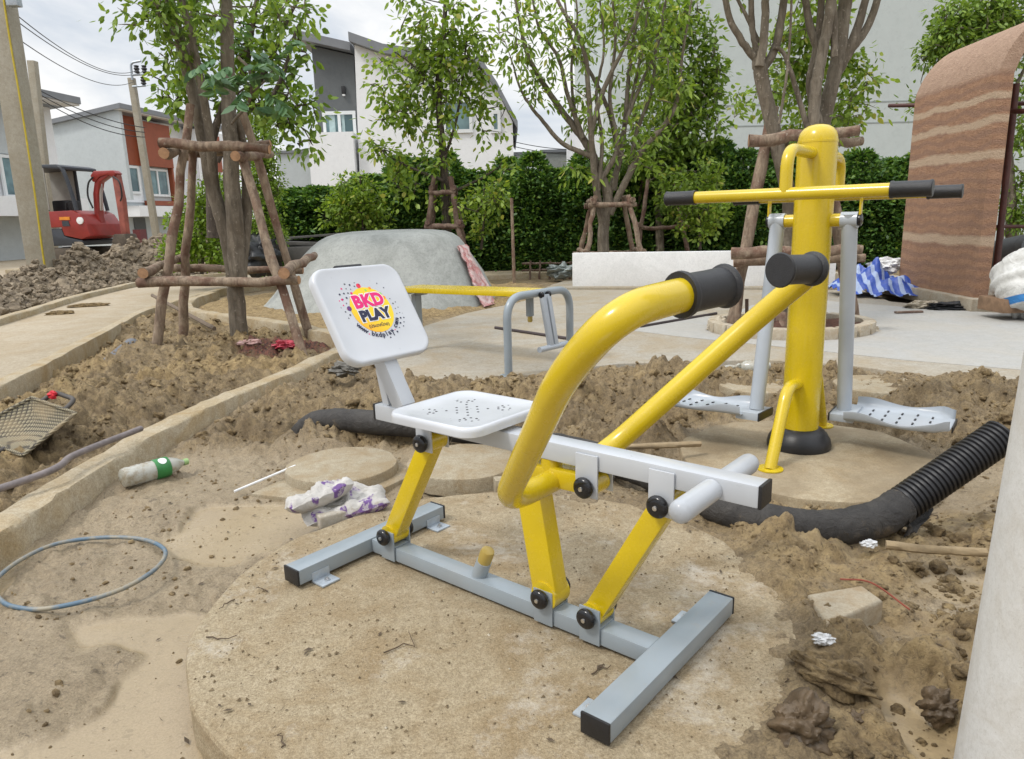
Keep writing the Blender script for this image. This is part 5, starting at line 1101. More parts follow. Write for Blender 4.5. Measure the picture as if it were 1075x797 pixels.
blobs = [B(715, 60, 14.8, 42, 45, 120), B(725, 120, 14.8, 38, 40, 130), B(690, 130, 14.8, 40, 50, 110), B(705, 180, 14.8, 45, 28, 110), B(722, 215, 14.6, 34, 26, 70), B(660, 170, 14.8, 34, 30, 60), B(745, 85, 14.8, 20, 26, 40), B(690, 20, 14.8, 50, 30, 80)]
tree('planted_tree', 'dense bright green tree behind and to the right of the vase shaped tree', 'tree', at(693, 275, 14.8), stems, blobs, .13, .036, lf_mid, m_barkg, .35, 13, .18, tw_r=.008)
# thick trunks behind the yellow post
stems = [S([(826, 345), (829, 290), (830, 220), (815, 150), (800, 85), (796, 60)], 7.05, .072, .062), S([(796, 65), (780, 45), (765, 15), (758, -30)], 7.05, .036, .026), S([(797, 62), (790, 30), (788, -30)], 7.1, .032, .024), S([(797, 70), (802, 40), (805, -30)], 7.0, .042, .032), S([(800, 75), (815, 45), (828, -30)], 7.05, .042, .032), S([(797, 45), (785, 20), (772, -5)], 7.1, .02, .015)]
tree('planted_tree', 'bare forked trunk left of the yellow post, branching above the log frame', 'tree', at(826, 347, 7.05), stems, [B(800, -60, 7.05, 80, 40, 50)], .1, .03, lf_yg, m_barkg, .3, 12, .2, tw_r=.006)
stems = [S([(852, 345), (856, 250), (860, 180), (866, 120), (880, 60), (885, 20), (893, -40)], 7.2, .078, .058), S([(846, 340), (850, 240), (852, 160), (856, 100), (862, 60), (870, 20), (876, -30)], 7.0, .062, .042), S([(860, 130), (850, 90), (858, 45), (866, -30)], 7.1, .04, .03), S([(872, 90), (892, 55), (912, 25), (928, -20)], 7.2, .045, .03), S([(880, 70), (900, 30), (915, -25)], 7.2, .05, .03), S([(858, 50), (850, 25), (842, -20)], 7.1, .04, .03), S([(852, 150), (835, 90), (822, 55), (812, 50)], 7.0, .028, .015), S([(818, 130), (828, 60), (832, -30)], 6.9, .014, .01), S([(876, 60), (876, 20), (872, -30)], 7.0, .035, .025)]
blobs = [B(835, 60, 8.0, 40, 34, 70), B(855, 20, 8.0, 40, 30, 50), B(880, 130, 7.6, 30, 30, 40), B(905, 100, 7.8, 20, 30, 26), B(895, 70, 7.8, 22, 14, 16), B(800, 105, 7.8, 22, 14, 14), B(850, 140, 7.3, 30, 18, 24), B(870, -50, 7.2, 90, 30, 60), B(845, 95, 8.0, 40, 24, 34), B(775, 110, 7.6, 10, 14, 6)]
tree('planted_tree', 'thick cluster of grey trunks rising directly behind the domed yellow post', 'tree', at(852, 347, 7.1), stems, blobs, .07, .022, lf_yg, m_barkg, .3, 12, .13, tw_r=.004)
# tree behind the earth wall
stems = [S([(1062, 250), (1060, 180), (1050, 110), (1040, 60), (1035, 10)], 14, .10, .03), S([(1052, 120), (1020, 60), (995, 40)], 14, .04, .012), S([(1056, 110), (1080, 60), (1085, 10)], 14, .04, .012)]
blobs = [B(1015, 30, 14, 46, 34, 190), B(1060, 30, 14, 44, 36, 170), B(990, 50, 14, 24, 18, 50), B(1070, 130, 14, 24, 60, 90), B(1072, 215, 14, 24, 30, 70), B(960, 110, 14.4, 14, 10, 10)]
tree('planted_tree', 'feathery green tree showing above the rammed earth wall', 'tree', at(1062, 265, 14), stems, blobs, .11, .026, lf_mid, m_barkg, .35, 15, .17, tw_r=.007)
# hedge along the boundary: separate columnar shrubs
def hedge_plant(h, w, mat, n, seed):
    t = thing('hedge_shrub', '', 'hedge shrub', (0, 0, 0), 0, 'dark columnar shrubs of the boundary hedge')
    m = MB(); m.tube([(0, 0, -.1), (.02, .01, h*.4), (0, .02, h*.93)], [.03, .02, .008], 7); nodes = []
    for k in range(40):
        z = RNG.uniform(.1, .9)*h; a = RNG.uniform(0, 6.28); r = w*RNG.uniform(.5, .95)*min(1, (1-z/h)*3+.25); m.tube([(0, 0, z-.1), (r*math.cos(a), r*math.sin(a), z+.08)], [.008, .003], 4, cap=False)
    z = RNG.uniform(0, 1, n)**.85; a = RNG.uniform(0, 6.283, n); lump = 1+.34*fbm(a*1.6+seed, z*5, seed, 3)
    r = w*np.minimum(1, (1-z)*3.2+.30)*lump*np.where(RNG.uniform(0, 1, n) < .10, RNG.uniform(1.0, 1.4, n), RNG.uniform(.4, 1.02, n)**.5); z_ = .06+z*h*.97
    P = np.stack([r*np.cos(a), r*np.sin(a), z_], 1); D = np.stack([np.cos(a), np.sin(a), RNG.uniform(-.2, 1.0, n)], 1)+RNG.normal(0, .45, (n, 3))
    V, Fq = leaves(P, D, RNG.uniform(.07, .13, n), RNG.uniform(.02, .034, n), .1)
    m.build('stem', m_barkd, t); fast_mesh('foliage', V, Fq, mat, t); return t
protos = [hedge_plant(2.22, .46, lf_hdg, 6200, 3), hedge_plant(2.05, .44, lf_hdg, 6000, 13), hedge_plant(2.38, .42, lf_hdg, 6000, 23)]
lbl = 'dark green columnar shrub, one of the close row forming the boundary hedge'
xs = np.concatenate([np.arange(-3.1, 8.6, .46), np.arange(-3.4, 9.4, .5)]); first = set()
for i, x in enumerate(xs):
    k = int(RNG.integers(0, 3)); loc = (x+RNG.normal(0, .06), 15.6-.10*x+RNG.normal(0, .10)+(.75 if i >= 26 else 0), .0); s_ = RNG.uniform(.84, 1.10)
    if k not in first: o = protos[k]; first.add(k); o.location = loc; o['label'] = lbl; o.scale = (1, 1, s_); o.rotation_euler = (0, 0, RNG.uniform(0, 6.28))
    else: copy_tree(protos[k], loc, lbl, RNG.uniform(0, 6.28), (1, 1, s_))
for i, (px, Y) in enumerate(((304, 15.2), (318, 15.8), (336, 15.4), (352, 16.0), (372, 15.6), (390, 15.2))):
    p = at(px, 240, Y); copy_tree(protos[i % 3], (p[0], p[1], 0), 'looser dark hedge shrub in the row behind the left half of the mound', i*1.3, (1.15, 1.15, RNG.uniform(.80, .95)))
shrub('leafy_shrub', 'small bright bush at the hedge foot between the slender tree and the thin stake', at(505, 262, 14.3), [B(500, 225, 14.3, 30, 26, 50), B(520, 205, 14.3, 16, 18, 24)], .09, .026, lf_yg, 13, top=at(508, 195, 14.3))
shrub('leafy_shrub', 'loose light green bush at the hedge right of the white wall middle', at(735, 262, 13.4), [B(735, 225, 13.4, 34, 30, 70), B(715, 200, 13.4, 24, 22, 40), B(745, 185, 13.4, 18, 20, 24)], .10, .03, lf_yg, 13, top=at(730, 180, 13.4))
shrub('leafy_shrub', 'yellow green bush in front of the hedge behind the mound', at(380, 262, 14.2), [B(375, 205, 14.2, 26, 24, 70), B(360, 225, 14.2, 24, 20, 60), B(395, 225, 14.2, 20, 20, 40)], .09, .028, lf_yg, 14, top=at(378, 185, 14.2))

# ================================================================== HOUSES
m_hw = concrete('white house paint', (.77, .78, .79), (.82, .83, .84), (.62, .63, .63), .2, .25, bumps=.02, grain=0)
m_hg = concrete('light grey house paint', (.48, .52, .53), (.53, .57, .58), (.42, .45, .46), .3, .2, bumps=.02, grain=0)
m_big = concrete('pale green grey wall', (.47, .515, .505), (.52, .565, .555), (.45, .485, .475), .3, .12, bumps=.02, grain=0)
m_hd = concrete('dark grey house paint', (.115, .125, .13), (.135, .145, .15), (.10, .105, .11), .3, .3, bumps=.03, grain=0)
m_or = plain('orange panel', (.27, .065, .025), .6, .15, 2, .05)
m_roof = plain('grey roof metal', (.20, .21, .225), .5, .15, 2, .1)
m_sof = plain('soffit', (.62, .60, .57), .8, .1, 2, .05)
m_fr = plain('white window frame', (.72, .74, .74), .4, .05, 4, .02)
tg_ = NT('window glass'); g = tg_.noise(tg_.co(), .8, 3); m_gl = tg_.set(base=tg_.mix(tg_.ramp(g, [(.4, 0), (.6, 1)]), (.05, .10, .11), (.14, .24, .25)), rough=.06, spec=.8)
m_cur = plain('pale curtain', (.40, .52, .52), .7, .25, 5, .1)
m_maroon = plain('maroon door', (.12, .02, .022), .5, .2, 2)
def hbox(parent, name, c, a, b, h0, h1, mat, R):      # block: c corner (xy), along e1 from a0..a1, e2 from b0..b1
    e1, e2 = R; m = MB(); cc = np.array([c[0], c[1], 0])+e1*(a[0]+a[1])/2+e2*(b[0]+b[1])/2; cc[2] = (h0+h1)/2
    m.box(cc, ((a[1]-a[0])/2, (b[1]-b[0])/2, (h1-h0)/2), np.array([e1, e2, up]).T, 0); return m.build(name, mat, parent)
def window(parent, c, R, a0, a1, h0, h1, off=0.0, bars=2, curtain=False):
    """window on the face e2 = off of the house, spanning e1 a0..a1"""
    e1, e2 = R; t = .06; m = MB(); Rm = np.array([e1, e2, up]).T; o = np.array([c[0], c[1], 0])
    P = lambda a, z: o+e1*a+e2*(off-.03)+up*z
    for z in (h0, h1): m.box(P((a0+a1)/2, z), ((a1-a0)/2+t, .05, t), Rm)
    for k in range(bars+1): m.box(P(a0+(a1-a0)*k/bars, (h0+h1)/2), (t*.9, .048, (h1-h0)/2-t), Rm)
    w = m.build('window', m_fr, parent)
    m = MB(); m.box(o+e1*(a0+a1)/2+e2*(off-.012)+up*(h0+h1)/2, ((a1-a0)/2, .01, (h1-h0)/2), Rm); m.build('pane', m_gl, w)
    if curtain:
        m = MB(); m.box(o+e1*(a0+(a1-a0)*.25)+e2*(off-.024)+up*(h0+h1)/2, ((a1-a0)*.10, .006, (h1-h0)/2-t), Rm); m.box(o+e1*(a0+(a1-a0)*.62)+e2*(off-.024)+up*(h0+h1)/2, ((a1-a0)*.05, .006, (h1-h0)/2-t), Rm); m.build('curtain', m_cur, w)
    return w
# local frames: e1 along the facade, e2 out of it into the house (so the viewer sees e2 = off)
# second house: facade recedes to the right of its near corner, grey flank to the left
c = at(128, 240, 38.0)[:2]; e1 = nrm((.16, .987, 0)); e2 = np.array([-e1[1], e1[0], 0]); R2 = (e1, e2)
h2 = thing('house', 'two storey grey house with orange panels behind the excavator', 'house', (c[0], c[1], 0))
zt = at(128, 116, 38.0)[2]; LF = 9.5
m = MB(); P = lambda a, b, z: np.array([c[0], c[1], 0])+e1*a+e2*b+up*z
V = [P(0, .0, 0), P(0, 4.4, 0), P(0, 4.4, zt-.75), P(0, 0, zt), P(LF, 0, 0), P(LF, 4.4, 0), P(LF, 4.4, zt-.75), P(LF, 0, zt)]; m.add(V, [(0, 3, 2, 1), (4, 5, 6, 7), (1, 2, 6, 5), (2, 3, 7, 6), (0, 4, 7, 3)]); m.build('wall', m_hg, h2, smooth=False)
m = MB(); m.add([P(-.25, -1.0, zt+.06), P(LF, -1.0, zt+.06), P(LF, 4.6, zt-.75), P(-.25, 4.6, zt-.75), P(-.25, -1.0, zt+.30), P(LF, -1.0, zt+.30), P(LF, 4.6, zt-.55), P(-.25, 4.6, zt-.55)], [(0, 1, 2, 3), (4, 7, 6, 5), (0, 4, 5, 1), (1, 5, 6, 2), (2, 6, 7, 3), (3, 7, 4, 0)]); m.build('roof', m_roof, h2, smooth=False)
hbox(h2, 'soffit', c, (-.2, LF-.05), (-.95, -.002), zt+.0, zt+.055, m_sof, R2)
hbox(h2, 'corner_fin', c, (-.02, .2), (-.75, -.002), 2.6, zt-.01, m_hg, R2)
hbox(h2, 'upper_wall', c, (.2, 6.2), (-.06, -.004), 2.5, zt-.02, m_hw, R2)
hbox(h2, 'orange_panel', c, (.22, 2.0), (-.12, -.064), 4.4, zt-.03, m_or, R2); hbox(h2, 'orange_panel', c, (2.0, 4.35), (-.5, -.064), 4.4, zt-.25, m_or, R2)
hbox(h2, 'orange_panel', c, (2.0, 4.35), (-.45, -.064), 2.35, 2.6, m_or, R2); hbox(h2, 'orange_panel', c, (4.2, 4.35), (-.46, -.064), 2.6, 4.4, m_or, R2)
hbox(h2, 'grey_panel', c, (2.0, 4.2), (-.2, -.064), 2.6, 4.4, m_hg, R2)
window(h2, c, R2, .7, 1.7, 3.0, 4.3, -.07, 1); window(h2, c, R2, 2.2, 4.0, 2.9, 4.25, -.21, 2)
hbox(h2, 'balcony', c, (.2, 5.6), (-1.0, -.064), 1.75, 2.3, m_hw, R2); hbox(h2, 'porch_wall', c, (.1, 6.0), (-.05, -.006), 0, 1.75, m_hg, R2)
hbox(h2, 'door', c, (.9, 1.8), (-.11, -.052), .1, 1.7, m_hd, R2); hbox(h2, 'door', c, (-.02, .5), (-1.0, -.6), .0, 1.1, m_maroon, R2)
hbox(h2, 'party_wall', c, (6.2, LF), (-.9, -.006), 0, zt-.2, m_hw, R2); hbox(h2, 'orange_panel', c, (6.6, 8.6), (-1.0, -.905), 4.4, zt-.4, m_or, R2)
window(h2, c, R2, 6.8, 8.4, 2.8, 4.2, -.91, 2)
# first house, nearer on the far left
c = at(72, 240, 33.0)[:2]; c = c-e1[:2]*14; h1 = thing('house', 'white two storey house with a wide roof overhang at the left edge', 'house', (c[0], c[1], 0)); zt = at(76, 112, 33.0)[2]; LF = 14.0
hbox(h1, 'wall', c, (0, LF), (0, 6), 0, zt, m_hw, R2)
P = lambda a, b, z: np.array([c[0], c[1], 0])+e1*a+e2*b+up*z
m = MB(); m.add([P(-.3, -1.3, zt+.1), P(LF+.3, -1.3, zt+.1), P(LF+.3, 6, zt-.6), P(-.3, 6, zt-.6), P(-.3, -1.3, zt+.38), P(LF+.3, -1.3, zt+.38), P(LF+.3, 6, zt-.3), P(-.3, 6, zt-.3)], [(0, 3, 2, 1), (4, 5, 6, 7), (0, 1, 5, 4), (1, 2, 6, 5), (2, 3, 7, 6), (3, 0, 4, 7)]); m.build('roof', m_roof, h1, smooth=False)
hbox(h1, 'soffit', c, (-.2, LF+.25), (-1.25, -.003), zt+.02, zt+.095, m_sof, R2)
hbox(h1, 'orange_panel', c, (7.6, 9.6), (-.3, -.004), 3.4, zt-.1, m_or, R2)
hbox(h1, 'grey_panel', c, (10.2, 12.2), (-.1, -.004), 4.2, zt-.1, m_hg, R2)
window(h1, c, R2, 10.8, 12.9, 2.55, 4.1, -.1, 2)
hbox(h1, 'balcony', c, (3, LF-.05), (-1.2, -.004), 1.75, 2.5, m_hw, R2); hbox(h1, 'porch_wall', c, (2, LF-.6), (-.05, -.006), 0, 1.74, m_hg, R2); hbox(h1, 'door', c, (8.5, 9.3), (-.12, -.052), 0, 1.7, m_maroon, R2)
# centre house: white gable with a dark grey bay; the gable faces the camera
Yh = 27.0; hc = thing('house', 'white house with a dark grey bay and sloping grey roof behind the slender tree', 'house', at(440, 245, Yh)*[1, 1, 0])
pts = [(379, 240), (372, 47), (404, 58), (505, 72), (522, 96), (538, 128), (542, 240)]; A_ = [at(x, y, Yh) for x, y in pts]
for q in (A_[0], A_[-1]): q[2] = 0
A_ = [np.array([max(min(q[0], A_[-1][0]), A_[0][0]), Yh, q[2]]) for q in A_]
dep = np.array([0, 8.0, 0]); n = len(A_); m = MB(); m.add(A_+[q+dep for q in A_], [tuple(range(n))[::-1], tuple(range(n, 2*n))]+[(i, (i+1) % n, n+(i+1) % n, n+i) for i in range(n)]); m.build('wall', m_hw, hc, smooth=False)
R_ = [np.array([q[0], q[1], q[2]]) for q in A_[1:-1]]; R_[0] = R_[0]+np.array([-.12, 0, .05]); R_[-1] = R_[-1]+np.array([.18, 0, -.28]); tops = [q+np.array([.0, 0, .30 if i < 3 else .26]) for i, q in enumerate(R_)]; f_ = np.array([0, -.35, 0])
n = len(R_); m = MB(); V = [q+f_+up*.004 for q in R_]+[q+f_ for q in tops]+[q+dep+up*.004 for q in R_]+[q+dep for q in tops]
Fq = [(i, i+1, n+i+1, n+i) for i in range(n-1)]+[(n+i, n+i+1, 3*n+i+1, 3*n+i) for i in range(n-1)]+[(i+1, i, 2*n+i, 2*n+i+1) for i in range(n-1)]+[(0, n, 3*n, 2*n), (n-1, 2*n+n-1, 3*n+n-1, 2*n-1)]; m.add(V, Fq); m.build('roof', m_roof, hc, smooth=False)
x0 = at(331, 100, Yh+.8)[0]; x1 = A_[0][0]; zb0 = at(331, 143, Yh+.8)[2]; z0 = at(331, 48, Yh+.8)[2]; z1 = at(372, 58, Yh+.8)[2]; Yb = Yh+.8
m = MB(); V = [(x0, Yb, 0), (x1-.004, Yb, 0), (x1-.004, Yb, z1), (x0, Yb, z0), (x0, Yb+7, 0), (x1-.004, Yb+7, 0), (x1-.004, Yb+7, z1), (x0, Yb+7, z0)]; m.add(V, [(0, 3, 2, 1), (4, 5, 6, 7), (0, 4, 7, 3), (1, 2, 6, 5), (3, 7, 6, 2)]); m.build('bay_wall', m_hd, hc, smooth=False)
xo = at(312, 40, Yb)[0]; m = MB(); dz = z0-z1
zo = z0+dz*(x0-xo)/(x1-x0); m.add([(xo, Yb-.5, zo+.05), (x1-.005, Yb-.5, z1+.05), (x1-.005, Yb+7, z1+.05), (xo, Yb+7, zo+.05), (xo, Yb-.5, zo+.33), (x1-.005, Yb-.5, z1+.33), (x1-.005, Yb+7, z1+.33), (xo, Yb+7, zo+.33)], [(0, 3, 2, 1), (4, 5, 6, 7), (0, 1, 5, 4), (1, 2, 6, 5), (2, 3, 7, 6), (3, 0, 4, 7)]); m.build('roof', m_roof, hc, smooth=False)
RX_ = (np.array([1.0, 0, 0]), np.array([0, 1.0, 0]))
m = MB(); xb = at(324, 150, Yb-1)[0]; m.box(((xb+x1)/2-.003, Yb-.55, zb0/2), ((x1-xb)/2, .53, zb0/2)); m.build('balcony', m_hw, hc)
window(hc, (0, Yb), RX_, at(341, 130, Yb)[0], x1-.12, zb0+.05, at(350, 119, Yb)[2], 0, 2, True)
m = MB(); q = at(361, 95, Yb); m.box(q-np.array([0, .06, 0]), (.07, .06, .14), None, .02); lp = m.build('wall_lamp', m_blk, hc); m = MB(); m.box(q-np.array([0, .06, .17]), (.05, .05, .03), None, .01); m.build('lamp_glass', m_white, lp)
window(hc, (0, Yh), RX_, at(466, 120, Yh)[0], at(494, 120, Yh)[0], at(480, 138, Yh)[2], at(480, 106, Yh)[2], 0, 1); window(hc, (0, Yh), RX_, at(517, 130, Yh)[0], at(524, 130, Yh)[0], at(520, 138, Yh)[2], at(520, 118, Yh)[2], 0, 1)
# big building on the right
Yw = 24.0; xl = at(640, 100, Yw)[0]; bb = thing('building', 'huge plain pale building wall filling the upper right behind the trees', 'building', (xl+12, Yw, 0))
m = MB(); m.box((xl+16, Yw+6, 7.5), (16, 6, 7.5)); m.build('wall', m_big, bb)
for px_y in ((760, 111), (760, 133)):
    z = at(*px_y, Yw)[2]; m = MB(); m.box((xl+16, Yw-.006, z), (15.9, .005, .018)); m.build('wall_joint', plain('joint line', (.30, .335, .33), .8, .1), bb)
xr = at(612, 120, Yw+1.5)[0]; m = MB(); m.box(((xr+xl)/2-.003, Yw+5, at(612, 96, Yw+1.5)[2]/2), ((xl-xr)/2, 3.5, at(612, 96, Yw+1.5)[2]/2)); m.build('side_wing', m_hw, bb)
window(bb, (0, Yw), RX_, at(672, 40, Yw)[0], at(694, 40, Yw)[0], at(680, 56, Yw)[2], at(680, 18, Yw)[2], 0, 1)
# small far buildings over the hedge
for (px, py, w, h, Y, lb) in ((590, 172, .9, 0, 34, 'small grey concrete block of a house seen above the hedge centre'), (310, 158, .9, 0, 34, 'low pale grey house wall seen left of the dark grey bay'), (545, 178, .35, 0, 30, 'tiny grey box seen at the right foot of the white house')):
    q = at(px, {590: 157, 310: 158, 545: 160}[px], Y); t_ = thing('small_house', lb, 'house', (q[0], q[1], 0)); m = MB(); m.box((q[0], Y+1, q[2]/2-.06), (w, 1, q[2]/2-.06), None, .0); m.build('wall', m_hg if px != 590 else m_mound, t_); m = MB(); m.box((q[0], Y+1, q[2]-.055), (w+.1, 1.1, .06), None, .0); m.build('roof', m_roof, t_)

# ================================================================== POLES AND WIRES
m_pole = concrete('concrete pole', (.30, .275, .22), (.40, .37, .30), (.26, .22, .155), .6, 1.2)
pb = at(45, 285, 14.0); pt = at(-9, -60, 14.0)
po = thing('utility_pole', 'thick concrete utility pole at the left edge with a yellow cable down its face', 'utility pole', pb*[1, 1, 0])
d_ = nrm(pt-pb); m = MB(); m.beam(pb-d_*.2, pt, .40, .32, (0, 1, 0), .03); m.build('pole_shaft', m_pole, po)
m = MB(); fy = np.array([0, -.165, 0]); m.tube(bez([at(47, 280, 13.83), at(44, 260, 13.83), at(36, 200, 13.83), at(22, 110, 13.83), at(10, 40, 13.83), at(1, -20, 13.83)], 6), .016, 8); m.build('yellow_cable', plain('yellow cable', (.55, .42, .03), .5), po)
m = MB(); m.box(at(40, 290, 14.0), (.42, .3, .16), None, .03); m.build('pole_footing', m_kerb, po)
m = MB(); m.box(at(14, -2, 13.8), (.10, .08, .14), None, .02); m.build('cable_clamp', m_galv, po)
def upole(name, label, a, b, Y, w, arms):
    p0, p1 = at(*a, Y), at(*b, Y); t = thing(name, label, 'utility pole', p0*[1, 1, 0]); m = MB(); m.beam(p0-up*1.0, p1, w, w, (0, 1, 0), .02); m.build('pole_shaft', m_pole, t); return t
p2 = upole('utility_pole', 'thin grey pole standing before the white house with the wide overhang', (52, 240), (34, 64), 24.5, .23, None)
p3 = upole('utility_pole', 'slim leaning concrete pole with a bent bracket and insulators at its top', (167, 262), (138, 82), 30, .23, None)
m = MB(); m.tube(fillet([at(139, 84, 29.8), at(137, 66, 29.8), at(148, 64, 29.8)], .15, 5), .045, 8)
for y in (79, 91): m.tube([at(139, y, 29.8), at(153, y-1, 29.8)], .04, 8)
m.build('cross_arm', m_galv, p3)
for (x, y) in ((144, 75), (152, 75), (151, 87)):
    m = MB(); q = at(x, y+2, 29.8); m.lathe([(.05, 0), (.11, .04), (.07, .1), (.11, .16), (.07, .22), (.1, .27), (0, .3)], q, up, 12); m.build('insulator', m_blk, p3)
m_wire = plain('black wire', (.02, .02, .022), .6)
def wire(a, ya, b, yb, sag, label, r=.022):
    p, q = at(*a, ya), at(*b, yb); t = np.linspace(0, 1, 24)[:, None]; P = p*(1-t)+q*t; P[:, 2] -= (4*t*(1-t))[:, 0]*sag
    m = MB(); m.tube(P, r, 6); tag(m.build('overhead_wire', m_wire), label, 'wire', 'overhead wires on the left')
wire((8, 8), 14, (146, 73), 29.8, .5, 'topmost overhead wire from the left edge pole to the bracketed pole', .010)
wire((12, 18), 14, (153, 74), 29.8, .5, 'second overhead wire from the top, left edge pole to bracketed pole', .010)
wire((15, 38), 14, (140, 86), 29.8, .4, 'third overhead wire from the top, ending at the lower arm of the bracketed pole', .010)
wire((36, 92), 24.5, (152, 134), 29.6, .2, 'wire from the thin grey pole to the bracketed pole, upper of the close bundle', .016)
wire((36, 96), 24.5, (152, 139), 29.6, .25, 'wire from the thin grey pole to the bracketed pole, middle of the close bundle', .016)
wire((36, 100), 24.5, (152, 144), 29.6, .3, 'wire from the thin grey pole to the bracketed pole, lowest of the close bundle', .016)
wire((152, 76), 29.8, (330, 122), 46, .6, 'wire running right from the bracketed pole behind the near left tree', .03)
wire((536, 148), 32, (640, 155), 34, .2, 'upper thin wire in the gap of sky right of the white house', .015)
wire((536, 153), 32, (640, 160), 34, .2, 'lower thin wire in the gap of sky right of the white house', .015)

# ================================================================== EXCAVATOR
Ye = 22.0; ppm = F/Ye; eo = at(85, 240, Ye)*[1, 1, 0]; EX = frame(eo, rad(-8))
ex = thing('excavator', 'small red excavator with a dark canopy and raised arm behind the soil heap', 'excavator', eo, rad(-8))
m_red = plain('red excavator paint', (.27, .024, .018), .35, .3, 3, .05); m_dkp = plain('dark machine paint', (.035, .04, .05), .5, .3, 4); m_mudr = plain('mud caked red', (.30, .085, .06), .7, .5, 3, .3); m_trk = plain('muddy track', (.10, .08, .06), .9, .5, 5, .5)
E_ = lambda px, py, d=0.0: np.array([(px-85)/ppm, d, HC+(241-py)/ppm])
def prism(pts, d0, d1, mat, name, parent, bev=.03):
    b = bmesh.new(); vs = [b.verts.new(tuple(E_(x, y, d0))) for x, y in pts]; f = b.faces.new(vs); r = bmesh.ops.extrude_face_region(b, geom=[f])
    for v in r['geom']:
        if isinstance(v, bmesh.types.BMVert): v.co.y = d1
    bmesh.ops.recalc_face_normals(b, faces=list(b.faces))
    if bev: bmesh.ops.bevel(b, geom=list(b.edges), offset=bev, segments=2, profile=.5, affect='EDGES')
    m = MB(EX); m.bm(b); return m.build(name, mat, parent)
bd = prism([(44, 238), (44, 223), (98, 222), (106, 226), (112, 236), (114, 247), (104, 250), (86, 246), (84, 238)], -.75, .75, m_red, 'body', ex, .018)
prism([(44, 251), (44, 239), (83, 239), (85, 247), (104, 251), (104, 256), (44, 256)], -.72, .72, m_dkp, 'lower_body', ex)
prism([(84, 231), (84, 228), (95, 228), (95, 231)], -.77, -.752, plain('orange reflector', (.7, .25, .02), .4), 'reflector', ex, .0)
prism([(86, 237), (86, 232), (93, 232), (94, 237)], -.765, -.752, m_dkp, 'vent', ex, 0)
for k_ in range(3): prism([(46+k_*9, 249), (46+k_*9, 242), (53+k_*9, 242), (53+k_*9, 249)], -.735, -.722, m_trk, 'side_panel', ex, 0)
prism([(50, 234), (50, 231), (64, 231), (65, 234)], -.765, -.752, m_white, 'decal', ex, 0)
for s in (-1, 1): prism([(46, 264), (50, 258), (100, 258), (108, 262), (110, 268), (104, 275), (52, 275), (45, 270)], s*.5-.2, s*.5+.2, m_trk, 'track', ex, .05)
cn = prism([(38, 182), (38, 177), (88, 178), (94, 180), (94, 183), (70, 181)], -.7, .7, m_dkp, 'canopy_roof', ex, .02)
for s in (-.66, .66):
    m = MB(EX); m.tube(bez([E_(88, 180, s), E_(93, 184, s), E_(98, 203, s), E_(101, 222, s)], 6), .055, 10); m.tube([E_(70, 180, s), E_(70, 222, s)], .045, 8); m.build('canopy_post', m_dkp, ex)
tk = NT('hazy plastic curtain'); mk_ = tk.noise(tk.co(), 2, 5); m_hz = tk.set(base=tk.mix(tk.ramp(mk_, [(.4, 0), (.65, 1)]), (.27, .26, .23), (.36, .35, .32)), rough=.4, trans=.1)
prism([(42, 221), (42, 181), (69, 181), (69, 221)], .60, .63, m_hz, 'rear_screen', ex, 0); prism([(42, 221), (42, 181), (73, 181), (73, 221)], -.70, -.67, m_hz, 'side_screen', ex, 0)
m = MB(EX); m.box(E_(73, 219, 0), (.25, .28, .22), None, .05); m.build('seat', m_blk, ex)
for px in (80, 85): m = MB(EX); m.tube([E_(px, 222, -.3), E_(px+1, 214, -.3)], .03, 8); m.build('control_lever', m_blk, ex)
prism([(107, 240), (105, 228), (107, 206), (111, 193), (126, 186), (127, 189), (116, 195), (112, 207), (110, 228), (112, 240)], -.12, .12, m_red, 'boom', ex, .02)
prism([(109, 194), (108, 188), (112, 184), (133, 184), (136, 187), (133, 191), (126, 188), (117, 190), (112, 195)], -.15, .15, m_red, 'boom_head', ex, .02)
prism([(130, 189), (136, 188), (138, 212), (137, 240), (137, 252), (131, 252), (131, 240)], -.10, .10, m_mudr, 'dipper_arm', ex, .02)
prism([(124, 254), (127, 246), (139, 246), (141, 256), (136, 266), (128, 266)], -.28, .28, m_trk, 'bucket', ex, .03)
m = MB(EX); m.tube([E_(110, 222, .0), E_(114, 196, .0)], .05, 10); m.tube([E_(114, 186, -.1), E_(132, 186, -.1)], .05, 10); m.build('hydraulic_ram', m_steel, ex)
m = MB(EX); m.tube(bez([E_(134, 190, -.2), E_(141, 196, -.25), E_(141, 208, -.22), E_(138, 214, -.2)], 6), .022, 8); m.build('hose', m_blk, ex); m = MB(EX); m.tube(bez([E_(107, 220, -.2), E_(104, 208, -.22), E_(106, 196, -.2), E_(112, 190, -.2)], 6), .025, 8); m.build('hose', m_blk, ex)
m = MB(EX); m.lathe([(.10, 0), (.10, .04), (0, .05)], E_(106, 232, -.75), (0, -1, 0), 14); m.build('headlight', m_white, ex)

